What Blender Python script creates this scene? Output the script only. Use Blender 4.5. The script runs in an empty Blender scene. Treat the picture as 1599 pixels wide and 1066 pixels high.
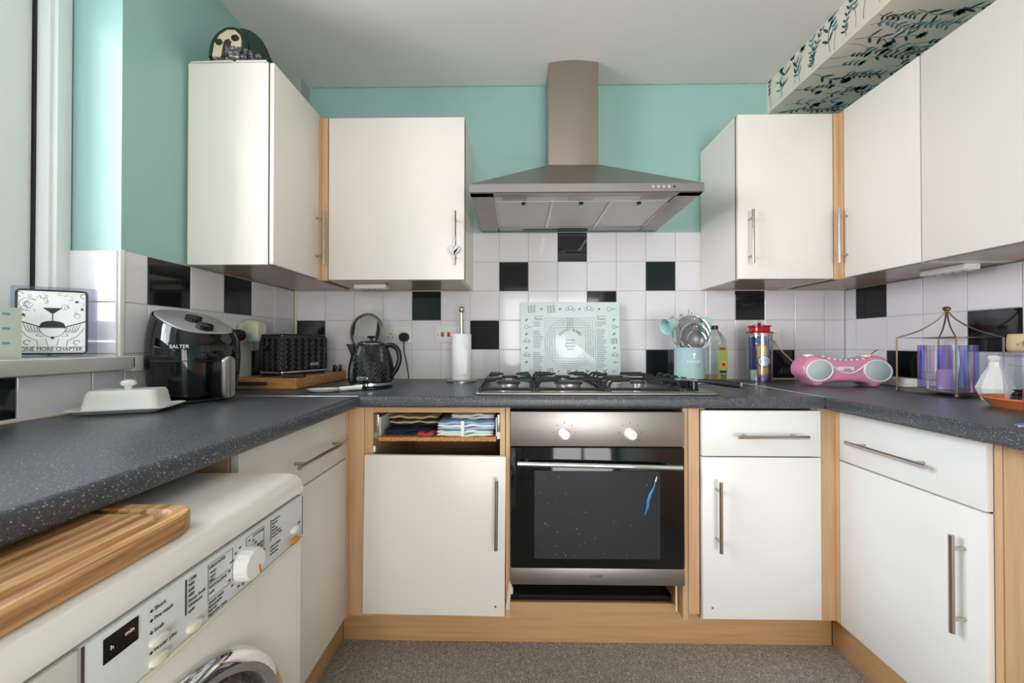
import bpy, bmesh, math, random
from mathutils import Matrix, Vector
random.seed(7)
S = bpy.context.scene
C = S.collection
PI = math.pi

# ------------------------------------------------------------------ camera
cam_d = bpy.data.cameras.new('camera'); cam = bpy.data.objects.new('camera', cam_d); C.objects.link(cam)
cam_d.sensor_width = 36.0; cam_d.lens = 579.92 / 1599 * 36; cam_d.clip_start = 0.02
cam.location = (0, 0, 1.1139)
cam.rotation_euler = (PI / 2 + 0.0071, 0, 0.0149)
S.camera = cam

# ------------------------------------------------------------------ world, lights, exposure
world = bpy.data.worlds.new('sky'); S.world = world; world.use_nodes = True
wn = world.node_tree.nodes; wn['Background'].inputs[0].default_value = (0.92, 0.96, 1.0, 1); wn['Background'].inputs[1].default_value = 1.0

def area(name, loc, rot, sx, sy, power, col):
    d = bpy.data.lights.new(name, 'AREA'); d.shape = 'RECTANGLE'; d.size = sx; d.size_y = sy; d.energy = power; d.color = col
    o = bpy.data.objects.new(name, d); C.objects.link(o); o.location = loc; o.rotation_euler = rot
    return o
# daylight entering through the window over the left worktop, and through the glazed doors behind the camera
area('window_daylight', (-3.5, -0.25, 2.65), (0, -PI / 2, 0), 3.1, 3.0, 350, (0.97, 0.95, 1.0))
area('added_ceiling_fill', (-3.0, 0.1, -0.55), (0, -2.36, 0), 2.4, 3.2, 430, (0.99, 0.945, 0.99))  # added lamp outside, below the window, to brighten ceiling and upper walls
area('rear_daylight', (0.62, -2.70, 1.05), (PI / 2 + 0.3, 0, 0), 1.75, 1.9, 62, (1.0, 0.93, 0.925))
vs = S.view_settings; vs.view_transform = 'Standard'; vs.look = 'None'; vs.gamma = 1.0; vs.exposure = 0.57
vs.use_curve_mapping = False

# ------------------------------------------------------------------ materials
def srgb(r, g, b):
    f = lambda c: (c / 255 / 12.92) if c / 255 <= 0.04045 else ((c / 255 + 0.055) / 1.055) ** 2.4
    return (f(r), f(g), f(b), 1)
M = {}
def mat(name, col, rough=0.5, metal=0.0, **k):
    m = bpy.data.materials.new(name); m.use_nodes = True
    b = m.node_tree.nodes['Principled BSDF']
    b.inputs['Base Color'].default_value = srgb(*col); b.inputs['Roughness'].default_value = rough; b.inputs['Metallic'].default_value = metal
    for key, v in k.items(): b.inputs[key.replace('_', ' ')].default_value = v
    M[name] = m
    return m
def nodes(m): return m.node_tree.nodes, m.node_tree.links, m.node_tree.nodes['Principled BSDF']
def coords(m, scale=(1, 1, 1), rot=(0, 0, 0)):
    n, l, b = nodes(m)
    g = n.new('ShaderNodeNewGeometry'); mp = n.new('ShaderNodeMapping'); l.new(g.outputs['Position'], mp.inputs['Vector'])
    mp.inputs['Scale'].default_value = scale; mp.inputs['Rotation'].default_value = rot
    return mp.outputs[0]
def ramp(m, fac, stops):
    n, l, b = nodes(m); r = n.new('ShaderNodeValToRGB'); l.new(fac, r.inputs[0])
    e = r.color_ramp.elements
    while len(e) < len(stops): e.new(0.5)
    for i, (p, c) in enumerate(stops): e[i].position = p; e[i].color = srgb(*c)
    return r.outputs[0]
def noise(m, vec, scale, detail=4, rough=0.55):
    n, l, b = nodes(m); t = n.new('ShaderNodeTexNoise'); l.new(vec, t.inputs['Vector'])
    t.inputs['Scale'].default_value = scale; t.inputs['Detail'].default_value = detail; t.inputs['Roughness'].default_value = rough
    return t.outputs['Fac']
def bump(m, fac, strength=0.1, dist=0.002):
    n, l, b = nodes(m); t = n.new('ShaderNodeBump'); l.new(fac, t.inputs['Height']); t.inputs['Strength'].default_value = strength; t.inputs['Distance'].default_value = dist
    l.new(t.outputs[0], b.inputs['Normal'])
def basecol(m, out): n, l, b = nodes(m); l.new(out, b.inputs['Base Color'])

m = mat('teal_paint', (156, 192, 185), 0.34); bump(m, noise(m, coords(m), 45, 5), 0.25, 0.002)
basecol(m, ramp(m, noise(m, coords(m), 2.2, 3), [(0.3, (150, 189, 182)), (0.7, (158, 195, 189))]))
m = mat('ceiling_paint', (228, 224, 220), 0.85); bump(m, noise(m, coords(m), 60, 4), 0.2, 0.002)
m = mat('white_plaster', (226, 224, 218), 0.7)
m = mat('boxing_paint', (176, 176, 170), 0.7)
m = mat('tile_white', (226, 223, 226), 0.09); bump(m, noise(m, coords(m), 9, 2), 0.06, 0.003)
m = mat('tile_black', (20, 22, 24), 0.06); bump(m, noise(m, coords(m), 9, 2), 0.05, 0.003)
m = mat('grout', (200, 196, 190), 0.8)
m = mat('bead', (224, 214, 196), 0.5)
m = mat('cream_laminate', (234, 228, 219), 0.30); bump(m, noise(m, coords(m), 160, 2), 0.05, 0.0006)
m = mat('cream_laminate_daylit', (231, 231, 229), 0.28); bump(m, noise(m, coords(m), 160, 2), 0.05, 0.0006)  # paler copy of the cream laminate, window light painted into its colour
m = mat('cream_edge', (216, 214, 206), 0.45)
m = mat('seam_dark', (74, 58, 50), 0.6)
def wood(name, scale, rot, stops, rough=0.42, bs=0.06):
    m = mat(name, stops[1][1], rough); v = coords(m, scale, rot); nf = noise(m, v, 3.0, 6, 0.6)
    basecol(m, ramp(m, nf, stops)); bump(m, nf, bs, 0.001)
wood('beech_v', (22, 22, 1.3), (0, 0, 0), [(0.25, (196, 156, 116)), (0.5, (206, 168, 128)), (0.75, (213, 177, 138))])
wood('beech_h', (1.3, 22, 24), (0, 0, 0), [(0.25, (188, 147, 102)), (0.5, (199, 158, 112)), (0.75, (206, 167, 122))])
wood('beech_hy', (22, 1.3, 24), (0, 0, 0), [(0.25, (188, 147, 102)), (0.5, (199, 158, 112)), (0.75, (206, 167, 122))])
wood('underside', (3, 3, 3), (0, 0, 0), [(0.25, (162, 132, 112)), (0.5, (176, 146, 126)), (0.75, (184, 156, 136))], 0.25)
wood('acacia', (30, 1.6, 30), (0, 0, 0.12), [(0.3, (112, 74, 42)), (0.5, (186, 134, 84)), (0.66, (222, 180, 130))], 0.4)
wood('oak_block', (3.0, 26, 26), (0, 0, 0), [(0.3, (146, 98, 56)), (0.5, (186, 136, 84)), (0.7, (206, 160, 106))], 0.5)
m = mat('chipboard', (190, 132, 78), 0.8); basecol(m, ramp(m, noise(m, coords(m), 140, 3), [(0.35, (150, 92, 46)), (0.6, (206, 150, 92))]))
# worktop: charcoal laminate with pale flecks and a fine crinkle
m = mat('worktop', (66, 68, 73), 0.34); n_, l_, b_ = nodes(m); v = coords(m)
vo = n_.new('ShaderNodeTexVoronoi'); l_.new(v, vo.inputs['Vector']); vo.inputs['Scale'].default_value = 640
cr = ramp(m, vo.outputs['Color'], [(0.0, (52, 54, 58)), (0.42, (66, 68, 73)), (0.82, (80, 82, 88)), (0.92, (172, 174, 178))])
basecol(m, cr); bump(m, noise(m, v, 260, 3), 0.18, 0.0012)
m = mat('joint_strip', (196, 196, 194), 0.3, 0.6)
# vinyl floor with granite flecks
m = mat('vinyl_floor', (124, 115, 106), 0.5); n_, l_, b_ = nodes(m); v = coords(m)
vo = n_.new('ShaderNodeTexVoronoi'); l_.new(v, vo.inputs['Vector']); vo.inputs['Scale'].default_value = 320
basecol(m, ramp(m, vo.outputs['Color'], [(0.05, (96, 92, 87)), (0.4, (150, 145, 139)), (0.75, (168, 163, 157)), (0.95, (222, 218, 214))]))
bump(m, noise(m, v, 300, 2), 0.15, 0.001)
def brushed(name, col, rough, scale):
    m = mat(name, col, rough, 1.0); nf = noise(m, coords(m, scale), 6, 4)
    n, l, b = nodes(m); mr = n.new('ShaderNodeMapRange'); l.new(nf, mr.inputs[0]); mr.inputs[3].default_value = rough - 0.07; mr.inputs[4].default_value = rough + 0.1
    l.new(mr.outputs[0], b.inputs['Roughness']); bump(m, nf, 0.04, 0.0006)
brushed('steel_h', (160, 155, 150), 0.38, (2, 2, 120))
brushed('steel_v', (178, 166, 155), 0.34, (90, 90, 2))
mat('steel', (190, 184, 176), 0.28, 1.0); mat('chrome', (225, 225, 225), 0.07, 1.0); mat('nickel', (188, 180, 170), 0.22, 1.0)
mat('bronze_metal', (168, 148, 128), 0.30, 1.0); mat('mirror', (236, 236, 236), 0.02, 1.0)
m = mat('hood_filter', (222, 221, 218), 0.5, 0.0); bump(m, noise(m, coords(m), 120, 2), 0.5, 0.002)
mat('black_gloss', (11, 12, 14), 0.06); mat('black_plastic', (20, 20, 22), 0.32); mat('black_satin', (24, 25, 28), 0.15); mat('grey_plastic', (152, 152, 152), 0.3)
mat('cast_iron', (24, 25, 27), 0.42); mat('burner_cap', (46, 46, 48), 0.5); mat('aluminium', (206, 200, 188), 0.32, 0.9)
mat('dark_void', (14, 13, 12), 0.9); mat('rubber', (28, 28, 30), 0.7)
mat('white_plastic', (232, 231, 226), 0.32); mat('white_gloss', (236, 236, 233), 0.10); mat('white_enamel', (234, 229, 221), 0.16)
mat('panel_grey', (216, 216, 216), 0.3); mat('cream_plastic', (222, 216, 188), 0.35); mat('button_cream', (226, 222, 200), 0.35)
mat('orange_plastic', (206, 128, 30), 0.3); mat('red_switch', (206, 30, 44), 0.3); mat('aqua_gel', (120, 196, 208), 0.2)
mat('ink', (36, 38, 42), 0.6); mat('ink_grey', (88, 96, 98), 0.6); mat('panel_ink', (66, 70, 76), 0.6); mat('white_print', (236, 236, 236), 0.5); mat('teal_print', (92, 146, 154), 0.7); mat('navy_print', (44, 72, 90), 0.7)
mat('wallpaper', (228, 220, 204), 0.75); mat('upvc', (226, 227, 226), 0.22); mat('upvc_grey', (196, 196, 190), 0.3)
mat('mint_enamel', (172, 202, 204), 0.25); mat('mint_glass', (219, 231, 230), 0.16); mat('mint_silicone', (170, 208, 204), 0.4)
mat('ceramic', (236, 235, 230), 0.12); mat('paper_towel', (240, 240, 240), 0.9); mat('sage_card', (186, 196, 182), 0.7)
mat('pink', (224, 146, 178), 0.25); mat('pink_top', (206, 116, 118), 0.35); mat('speaker_cloth', (186, 200, 198), 0.7); mat('pearl', (238, 226, 206), 0.25)
mat('terracotta', (206, 116, 68), 0.55); mat('beige_fabric', (204, 180, 146), 0.85); mat('lilac', (186, 160, 216), 0.6)
mat('red_paint', (200, 34, 52), 0.3); mat('blue_paint', (56, 132, 172), 0.3); mat('streak_blue', (44, 120, 176), 0.3)
mat('pasta', (224, 176, 86), 0.55); mat('packet_blue', (36, 58, 140), 0.25); mat('packet_red', (222, 58, 48), 0.25); mat('jar_red', (164, 20, 34), 0.12)
mat('label_green', (168, 186, 98), 0.4); mat('label_red', (190, 46, 32), 0.4); mat('label_yellow', (232, 190, 40), 0.4)
mat('towel_navy', (24, 30, 52), 0.95); mat('towel_blue', (152, 178, 214), 0.95); mat('towel_green', (204, 216, 204), 0.95); mat('towel_red', (176, 56, 66), 0.95); mat('towel_beige', (196, 168, 122), 0.95); mat('towel_white', (226, 226, 226), 0.95)
m = mat('wicker', (214, 214, 212), 0.8); bump(m, noise(m, coords(m), 300, 2), 0.8, 0.003)
m = mat('stone', (92, 90, 94), 0.75); basecol(m, ramp(m, noise(m, coords(m), 70, 4), [(0.35, (44, 44, 46)), (0.55, (96, 94, 98)), (0.72, (168, 166, 168))])); bump(m, noise(m, coords(m), 70, 3), 0.8, 0.006)
m = mat('moss', (34, 54, 46), 0.9); bump(m, noise(m, coords(m), 60, 3), 0.8, 0.006)
mat('ornament_cream', (212, 202, 172), 0.7); mat('ornament_brown', (66, 46, 42), 0.7); mat('ornament_dark', (30, 34, 20), 0.4)
m = mat('oven_dot', (44, 46, 48), 0.12)
m = mat('porthole', (58, 54, 50), 0.12); basecol(m, ramp(m, noise(m, coords(m), 90, 4), [(0.35, (40, 37, 34)), (0.65, (84, 78, 72))]))
m = mat('sieve_mesh', (150, 150, 150), 0.4, 0.8, Alpha=0.55); mat('cord_cream', (214, 202, 178), 0.5)
def clear(name, tint, gloss=0.1, rough=0.04, fac=0.12):
    """thin clear sheet: mostly straight-through transparency with a fresnel-weighted gloss"""
    m = bpy.data.materials.new(name); m.use_nodes = True; n, l = m.node_tree.nodes, m.node_tree.links
    n.remove(n['Principled BSDF']); out = n['Material Output']
    t = n.new('ShaderNodeBsdfTransparent'); t.inputs[0].default_value = tint
    g = n.new('ShaderNodeBsdfGlossy'); g.inputs['Roughness'].default_value = rough
    lw = n.new('ShaderNodeLayerWeight'); lw.inputs[0].default_value = 0.35
    mr = n.new('ShaderNodeMapRange'); l.new(lw.outputs['Fresnel'], mr.inputs[0]); mr.inputs[3].default_value = fac * 0.4; mr.inputs[4].default_value = min(1, fac * 4)
    x = n.new('ShaderNodeMixShader'); l.new(mr.outputs[0], x.inputs[0]); l.new(t.outputs[0], x.inputs[1]); l.new(g.outputs[0], x.inputs[2]); l.new(x.outputs[0], out.inputs[0])
    M[name] = m
    return m
clear('pane', (0.96, 0.98, 0.98, 1)); clear('clear_plastic', (0.90, 0.93, 0.94, 1), fac=0.16); clear('frosted_plastic', (0.90, 0.93, 0.95, 1), rough=0.25, fac=0.16)
clear('oil', (0.93, 0.88, 0.52, 1), fac=0.14); clear('oven_glass', (0.05, 0.052, 0.055, 1), rough=0.03, fac=0.16); clear('acrylic', (0.86, 0.86, 0.97, 1), fac=0.2)
# iridescent film: shifting sheen painted in as fixed colour bands
m = clear('iridescent', (0.7, 0.7, 0.9, 1), rough=0.10, fac=0.13); n_, l_ = m.node_tree.nodes, m.node_tree.links
g_ = n_.new('ShaderNodeNewGeometry'); sp = n_.new('ShaderNodeMapping'); l_.new(g_.outputs['Position'], sp.inputs['Vector']); sp.inputs['Scale'].default_value = (26, 26, 0.8)
nz = n_.new('ShaderNodeTexNoise'); l_.new(sp.outputs[0], nz.inputs['Vector']); nz.inputs['Scale'].default_value = 1.6; nz.inputs['Detail'].default_value = 1
rp = n_.new('ShaderNodeValToRGB'); l_.new(nz.outputs['Fac'], rp.inputs[0]); e = rp.color_ramp.elements
for p_, c_ in ((0.36, (206, 190, 246)), (0.45, (190, 198, 250)), (0.51, (222, 242, 246)), (0.56, (246, 246, 214)), (0.61, (250, 216, 234)), (0.68, (214, 200, 248))):
    q = e[0] if p_ == 0.36 else e.new(p_); q.position = p_; q.color = srgb(*c_)
for nd in n_:
    if nd.type in ('BSDF_TRANSPARENT', 'BSDF_GLOSSY'): l_.new(rp.outputs[0], nd.inputs[0])

# ------------------------------------------------------------------ mesh helpers
def bx(x0, x1, y0, y1, z0, z1, bev=0.0, seg=2):
    bm = bmesh.new(); bmesh.ops.create_cube(bm, size=1)
    bmesh.ops.transform(bm, matrix=Matrix.Translation(((x0 + x1) / 2, (y0 + y1) / 2, (z0 + z1) / 2)) @ Matrix.Diagonal((abs(x1 - x0), abs(y1 - y0), abs(z1 - z0), 1)), verts=bm.verts)
    if bev: bmesh.ops.bevel(bm, geom=bm.edges[:], offset=bev, segments=seg, affect='EDGES', profile=0.5)
    return bm
def mv(bm, mtx): bmesh.ops.transform(bm, matrix=mtx, verts=bm.verts); return bm
def T(x, y, z): return Matrix.Translation((x, y, z))
def R(a, ax): return Matrix.Rotation(a, 4, ax)
def ring_mesh(rings, closed_u=True, cap0=True, cap1=True):
    bm = bmesh.new(); vv = [[bm.verts.new(p) for p in r] for r in rings]; n = len(rings[0])
    for a, b in zip(vv, vv[1:]):
        for i in range(n if closed_u else n - 1):
            j = (i + 1) % n; bm.faces.new((a[i], a[j], b[j], b[i]))
    if cap0: bm.faces.new(vv[0][::-1])
    if cap1: bm.faces.new(vv[-1])
    bmesh.ops.recalc_face_normals(bm, faces=bm.faces[:])
    return bm
def lathe(prof, n=40, loc=(0, 0, 0), cap0=True, cap1=True):
    return mv(ring_mesh([[(max(r, 1e-5) * math.cos(2 * PI * i / n), max(r, 1e-5) * math.sin(2 * PI * i / n), z) for i in range(n)] for r, z in prof], True, cap0, cap1), T(*loc))
def frame_of(d):
    d = d.normalized(); u = Vector((0, 0, 1)) if abs(d.z) < 0.9 else Vector((1, 0, 0))
    a = d.cross(u).normalized(); return a, d.cross(a).normalized()
def tube(pts, r, n=8, closed=False):
    P = [Vector(p) for p in pts]; rings = []; m_ = len(P); a = None
    for i, p in enumerate(P):
        if closed: d = P[(i + 1) % m_] - P[i - 1]
        else: d = P[min(i + 1, m_ - 1)] - P[max(i - 1, 0)]
        d.normalize()
        if a is None: a, b = frame_of(d)
        else:
            a = (a - d * a.dot(d)).normalized(); b = d.cross(a)
        rr = r[i] if isinstance(r, (list, tuple)) else r
        rings.append([tuple(p + a * rr * math.cos(2 * PI * k / n) + b * rr * math.sin(2 * PI * k / n)) for k in range(n)])
    if closed: rings.append(rings[0])
    bm = ring_mesh(rings, True, not closed, not closed)
    if closed: bmesh.ops.remove_doubles(bm, verts=bm.verts[:], dist=1e-6)
    return bm
def cyl(p0, p1, r, r1=None, n=20): return tube([p0, p1], [r, r if r1 is None else r1], n)
def prism(poly, z0, z1, bev=0.0, seg=2):
    bm = ring_mesh([[(x, y, z0) for x, y in poly], [(x, y, z1) for x, y in poly]])
    if bev: bmesh.ops.bevel(bm, geom=[e for e in bm.edges if abs(e.verts[0].co.z - e.verts[1].co.z) < 1e-6], offset=bev, segments=seg, affect='EDGES', profile=0.5)
    return bm
def rrect(w, d, r, n=6, cx=0, cy=0):
    out = []
    for sx, sy, a0 in ((1, 1, 0), (-1, 1, PI / 2), (-1, -1, PI), (1, -1, 1.5 * PI)):
        for k in range(n + 1):
            a = a0 + PI / 2 * k / n; out.append((cx + sx * (w / 2 - r) + r * math.cos(a), cy + sy * (d / 2 - r) + r * math.sin(a)))
    return out
def arc(c, r, a0, a1, n=16, plane='xz'):
    o = []
    for i in range(n + 1):
        a = a0 + (a1 - a0) * i / n; u, v = r * math.cos(a), r * math.sin(a)
        o.append((c[0] + u, c[1], c[2] + v) if plane == 'xz' else (c[0] + u, c[1] + v, c[2]) if plane == 'xy' else (c[0], c[1] + u, c[2] + v))
    return o
def smooth_path(pts, k=6):
    P = [Vector(p) for p in pts]; out = []
    for i in range(len(P) - 1):
        p0, p1, p2, p3 = P[max(i - 1, 0)], P[i], P[i + 1], P[min(i + 2, len(P) - 1)]
        for j in range(k):
            t = j / k; out.append(0.5 * ((2 * p1) + (p2 - p0) * t + (2 * p0 - 5 * p1 + 4 * p2 - p3) * t * t + (3 * p1 - p0 - 3 * p2 + p3) * t ** 3))
    return out + [P[-1]]

def to_mesh(name, pieces, smooth=True, angle=35):
    if not isinstance(pieces, (list, tuple)): pieces = [pieces]
    if isinstance(pieces, tuple): pieces = [pieces]
    big = bmesh.new(); mats = []
    for bm, mt in pieces:
        if mt not in mats: mats.append(mt)
        for f in bm.faces: f.material_index = mats.index(mt)
        tmp = bpy.data.meshes.new('tmp'); bm.to_mesh(tmp); bm.free(); big.from_mesh(tmp); bpy.data.meshes.remove(tmp)
    me = bpy.data.meshes.new(name); big.to_mesh(me); big.free()
    for k in mats: me.materials.append(M[k])
    if smooth:
        me.polygons.foreach_set('use_smooth', [True] * len(me.polygons)); me.set_sharp_from_angle(angle=math.radians(angle))
    return me
def thing(name, label, cat, loc=(0, 0, 0), rz=0.0, group=None, world=False):
    o = bpy.data.objects.new(name, None); C.objects.link(o); o.empty_display_size = 0.05
    o.location = loc; o.rotation_euler = (0, 0, rz); o['label'] = label; o['category'] = cat
    if group: o['group'] = group
    if world: o['w'] = 1
    return o
def root_of(p):
    while p.parent: p = p.parent
    return p
def part(parent, name, pieces, smooth=True, label=None, angle=35):
    me = to_mesh(name, pieces, smooth, angle); r = root_of(parent)
    if r.get('w') and parent is r: me.transform(Matrix.Translation(-Vector(r.location)))
    elif r.get('w'): me.transform(Matrix.Translation(-Vector(r.location)))
    o = bpy.data.objects.new(name, me); C.objects.link(o); o.parent = parent
    if label: o['label'] = label
    return o
def single(name, label, cat, pieces, loc=(0, 0, 0), rz=0.0, group=None, world=False, smooth=True, angle=35):
    me = to_mesh(name, pieces, smooth, angle)
    if world: me.transform(Matrix.Translation(-Vector(loc)))
    o = bpy.data.objects.new(name, me); C.objects.link(o); o.location = loc; o.rotation_euler = (0, 0, rz); o['label'] = label; o['category'] = cat
    if group: o['group'] = group
    return o
def struct(name, pieces, label=None, smooth=False):
    o = bpy.data.objects.new(name, to_mesh(name, pieces, smooth)); C.objects.link(o); o['kind'] = 'structure'
    if label: o['label'] = label; o['category'] = 'structure'
    return o
def text_bm(body, size, mtx, align='LEFT', extr=0.0002, spacing=1.0, sx=1.0):
    cu = bpy.data.curves.new('txt', 'FONT'); cu.body = body; cu.size = size; cu.extrude = extr; cu.align_x = align; cu.space_character = spacing; cu.resolution_u = 2
    o = bpy.data.objects.new('txt', cu); C.objects.link(o); dg = bpy.context.evaluated_depsgraph_get()
    me = bpy.data.meshes.new_from_object(o.evaluated_get(dg)); bm = bmesh.new(); bm.from_mesh(me)
    bpy.data.objects.remove(o); bpy.data.curves.remove(cu); bpy.data.meshes.remove(me)
    return mv(mv(bm, Matrix.Diagonal((sx, 1, 1, 1))), mtx)
def basis(o, right, up):
    r = Vector(right).normalized(); u = Vector(up).normalized(); n = r.cross(u)
    return Matrix(((r.x, u.x, n.x, o[0]), (r.y, u.y, n.y, o[1]), (r.z, u.z, n.z, o[2]), (0, 0, 0, 1)))

# ------------------------------------------------------------------ the room
YB, XL, XR, ZC = 1.943, -1.169, 1.691, 2.474     # tile faces and ceiling
TH = 0.008                                        # tile thickness
WZ = 0.932                                        # worktop surface
YREAR = -2.5
wy, wx0, wx1 = YB + TH, XL - TH, XR + TH
struct('floor', [(bx(-1.6, 2.1, YREAR - .2, 2.3, -0.1, 0), 'vinyl_floor')])
struct('ceiling', [(bx(-1.6, 2.1, YREAR - .2, 2.3, ZC, ZC + 0.1), 'ceiling_paint')])
wall_back = struct('wall_back', [(bx(wx0 - .3, wx1 + .3, wy, wy + .2, 0, ZC), 'teal_paint'), (bx(wx0, wx1, wy - 0.0045, wy + .01, 0.9, 1.694), 'grout')])
WY0, WY1, WZ0, WZ1 = -0.30, 1.075, 1.041, 2.30    # window opening in the left wall
wall_left = struct('wall_left', [(bx(wx0 - .3, wx0, WY1 + TH, 2.1, 0, ZC), 'teal_paint'), (bx(wx0 - .3, wx0, WY0, WY1 + TH, 0, WZ0), 'teal_paint'),
    (bx(wx0 - .3, wx0, WY0, WY1 + TH, WZ1, ZC), 'teal_paint'), (bx(wx0 - .3, wx0, YREAR, WY0, 0, ZC), 'teal_paint'),
    (bx(wx0 - .01, wx0 + .0045, WY1 + TH + .003, wy, 0.9, 1.392), 'grout'), (bx(wx0 - .01, wx0 + .0045, WY0, WY1 + TH, 0.9, WZ0 - .002), 'grout'),
    (bx(wx0 - .17, wx0, WY1 + TH - .0045, WY1 + TH + .01, 1.0, 1.392), 'grout')])
wall_right = struct('wall_right', [(bx(wx1, wx1 + .2, YREAR, 2.1, 0, ZC), 'teal_paint'), (bx(wx1 - .0045, wx1 + .01, .2, wy, 0.9, 1.392), 'grout')])
# rear wall, behind the camera, with an opening for glazed doors
struct('wall_rear', [(bx(-1.6, -.30, YREAR - .15, YREAR, 0, ZC), 'white_plaster'), (bx(1.55, 2.1, YREAR - .15, YREAR, 0, ZC), 'white_plaster'), (bx(-.30, 1.55, YREAR - .15, YREAR, 2.15, ZC), 'white_plaster')])
dr = struct('door_1', [(bx(-.30, -.23, YREAR - .1, YREAR - .03, 0, 2.15), 'upvc'), (bx(1.48, 1.55, YREAR - .1, YREAR - .03, 0, 2.15), 'upvc'), (bx(.585, .665, YREAR - .1, YREAR - .03, 0, 2.15), 'upvc'),
    (bx(-.23, 1.48, YREAR - .1, YREAR - .03, 2.08, 2.15), 'upvc'), (bx(-.23, 1.48, YREAR - .1, YREAR - .03, 0, .08), 'upvc')])
for a, b in ((-.23, .585), (.665, 1.48)): part(dr, 'pane', [(bx(a, b, YREAR - .07, YREAR - .06, .08, 2.08), 'pane')])

# wall tiles: one object each
def tile_mesh(w, h, m_, nm):
    """a tile in the x-z plane, its face towards -y, origin at the lower left corner of its back"""
    b = bx(0, w, -TH, 0, 0, h); fr = [e for e in b.edges if all(abs(v.co.y + TH) < 1e-6 for v in e.verts)]
    bmesh.ops.bevel(b, geom=fr, offset=0.0016, segments=1, affect='EDGES')
    return to_mesh(nm, [(b, m_)], False)
P_, G_ = 0.1531, 0.0022
full = {k: tile_mesh(P_ - G_, P_ - G_, k, 'tile') for k in ('tile_white', 'tile_black')}
def tile(wall, w, h, k, mtx):
    me = full[k] if abs(w - P_) < 1e-4 and abs(h - P_) < 1e-4 else tile_mesh(w - G_, h - G_, k, 'tile')
    o = bpy.data.objects.new('tile', me); C.objects.link(o); o.parent = wall; o.matrix_local = mtx @ T(G_ / 2, 0, G_ / 2)
rowtop = [1.6976 - i * P_ for i in range(5)]
black_b = {(9, 0), (7, 1), (12, 1), (4, 2), (10, 2), (15, 2), (0, 3), (6, 3), (12, 4), (16, 4)}
for i in range(19):
    x = XL + 0.001 + i * P_; w = min(P_, XR - .001 - x)
    for r in range(5):
        if r < 2 and not 6 <= i <= 14: continue
        tile(wall_back, w, P_, 'tile_black' if (i, r) in black_b else 'tile_white', T(x, wy, rowtop[r] - P_))
ML = Matrix(((0, -1, 0, 0), (1, 0, 0, 0), (0, 0, 1, 0), (0, 0, 0, 1)))    # face towards +x, runs along +y
MR = Matrix(((0, 1, 0, 0), (-1, 0, 0, 0), (0, 0, 1, 0), (0, 0, 0, 1)))    # face towards -x, runs along -y
yj = [1.7695 - k * P_ for k in range(-1, 12)]
for k in range(len(yj) - 1):
    hi, lo = min(yj[k], YB - .001), yj[k + 1]
    if lo > WY1 - P_ * .6:
        lo2 = max(lo, WY1 + .012)
        for r in range(2, 5): tile(wall_left, hi - lo2, P_, 'tile_black' if (k, r) in {(2, 2), (4, 2), (1, 4)} else 'tile_white', T(wx0, lo2, rowtop[r] - P_) @ ML)
    if hi < 1.2 and lo > -.5:
        hi2 = min(hi, WY1 + .012)
        tile(wall_left, hi2 - lo, WZ0 - .004 - 0.932, 'tile_black' if k in (7, 10) else 'tile_white', T(wx0, lo, 0.932) @ ML)
yr = [1.8815 - k * P_ for k in range(-1, 9)]
for k in range(len(yr) - 1):
    hi, lo = min(yr[k], YB - .001), yr[k + 1]
    for r in range(2, 5): tile(wall_right, hi - lo, P_, 'tile_black' if (k, r) in {(1, 2), (2, 4), (4, 3)} else 'tile_white', T(wx1, hi, rowtop[r] - P_) @ MR)
for r in (2, 3): tile(wall_left, .158, P_, 'tile_white', T(wx0 - .162, WY1 + TH, rowtop[r] - P_))
tile(wall_left, .158, .012, 'tile_white', T(wx0 - .162, WY1 + TH, rowtop[3] - P_ - .013))
part(wall_left, 'edge_trim', [(bx(XL - .004, XL + .003, WY1 - .003, WY1 + .011, WZ0 + .037, 1.3935, .002), 'white_plastic')])
part(wall_left, 'sealant', [(tube([(XL + .001, -.4, WZ + .003), (XL + .001, 1.94, WZ + .003)], .006), 'bead'), (tube([(XL + .001, 1.94, WZ), (XL + .001, 1.94, 1.394)], .006), 'bead')])
part(wall_back, 'sealant', [(tube([(XL, YB - .001, WZ + .002), (XR, YB - .001, WZ + .002)], .005), 'bead')])
part(wall_right, 'sealant', [(tube([(XR - .001, .2, WZ + .002), (XR - .001, 1.94, WZ + .002)], .005), 'bead')])

# window over the left worktop
win = struct('window_1', [(bx(-1.42, -1.335, 1.035, WY1 + TH, WZ0 + .03, WZ1), 'upvc'), (bx(-1.42, -1.335, WY0, WY0 + .05, WZ0 + .03, WZ1), 'upvc'),
    (bx(-1.42, -1.335, WY0, WY1, WZ1 - .05, WZ1), 'upvc'), (bx(-1.42, -1.335, WY0, WY1, WZ0 + .03, WZ0 + .08), 'upvc')])
part(win, 'cover_strip', [(bx(-1.338, -1.322, 1.043, 1.079, WZ0 + .037, WZ1, .003), 'upvc')])
part(win, 'sash', [(bx(-1.41, -1.378, .955, 1.03, WZ0 + .085, WZ1 - .055, .004), 'upvc'), (bx(-1.41, -1.378, WY0 + .055, WY0 + .12, WZ0 + .085, WZ1 - .055, .004), 'upvc'),
    (bx(-1.41, -1.378, WY0 + .055, 1.03, WZ1 - .12, WZ1 - .055, .004), 'upvc'), (bx(-1.41, -1.378, WY0 + .055, 1.03, WZ0 + .085, WZ0 + .15, .004), 'upvc'), (bx(-1.40, -1.372, 1.0305, 1.0345, WZ0 + .08, WZ1 - .05), 'rubber')])
part(win, 'pane', [(bx(-1.40, -1.392, WY0 + .1, .97, WZ0 + .13, WZ1 - .1), 'pane')])
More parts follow.
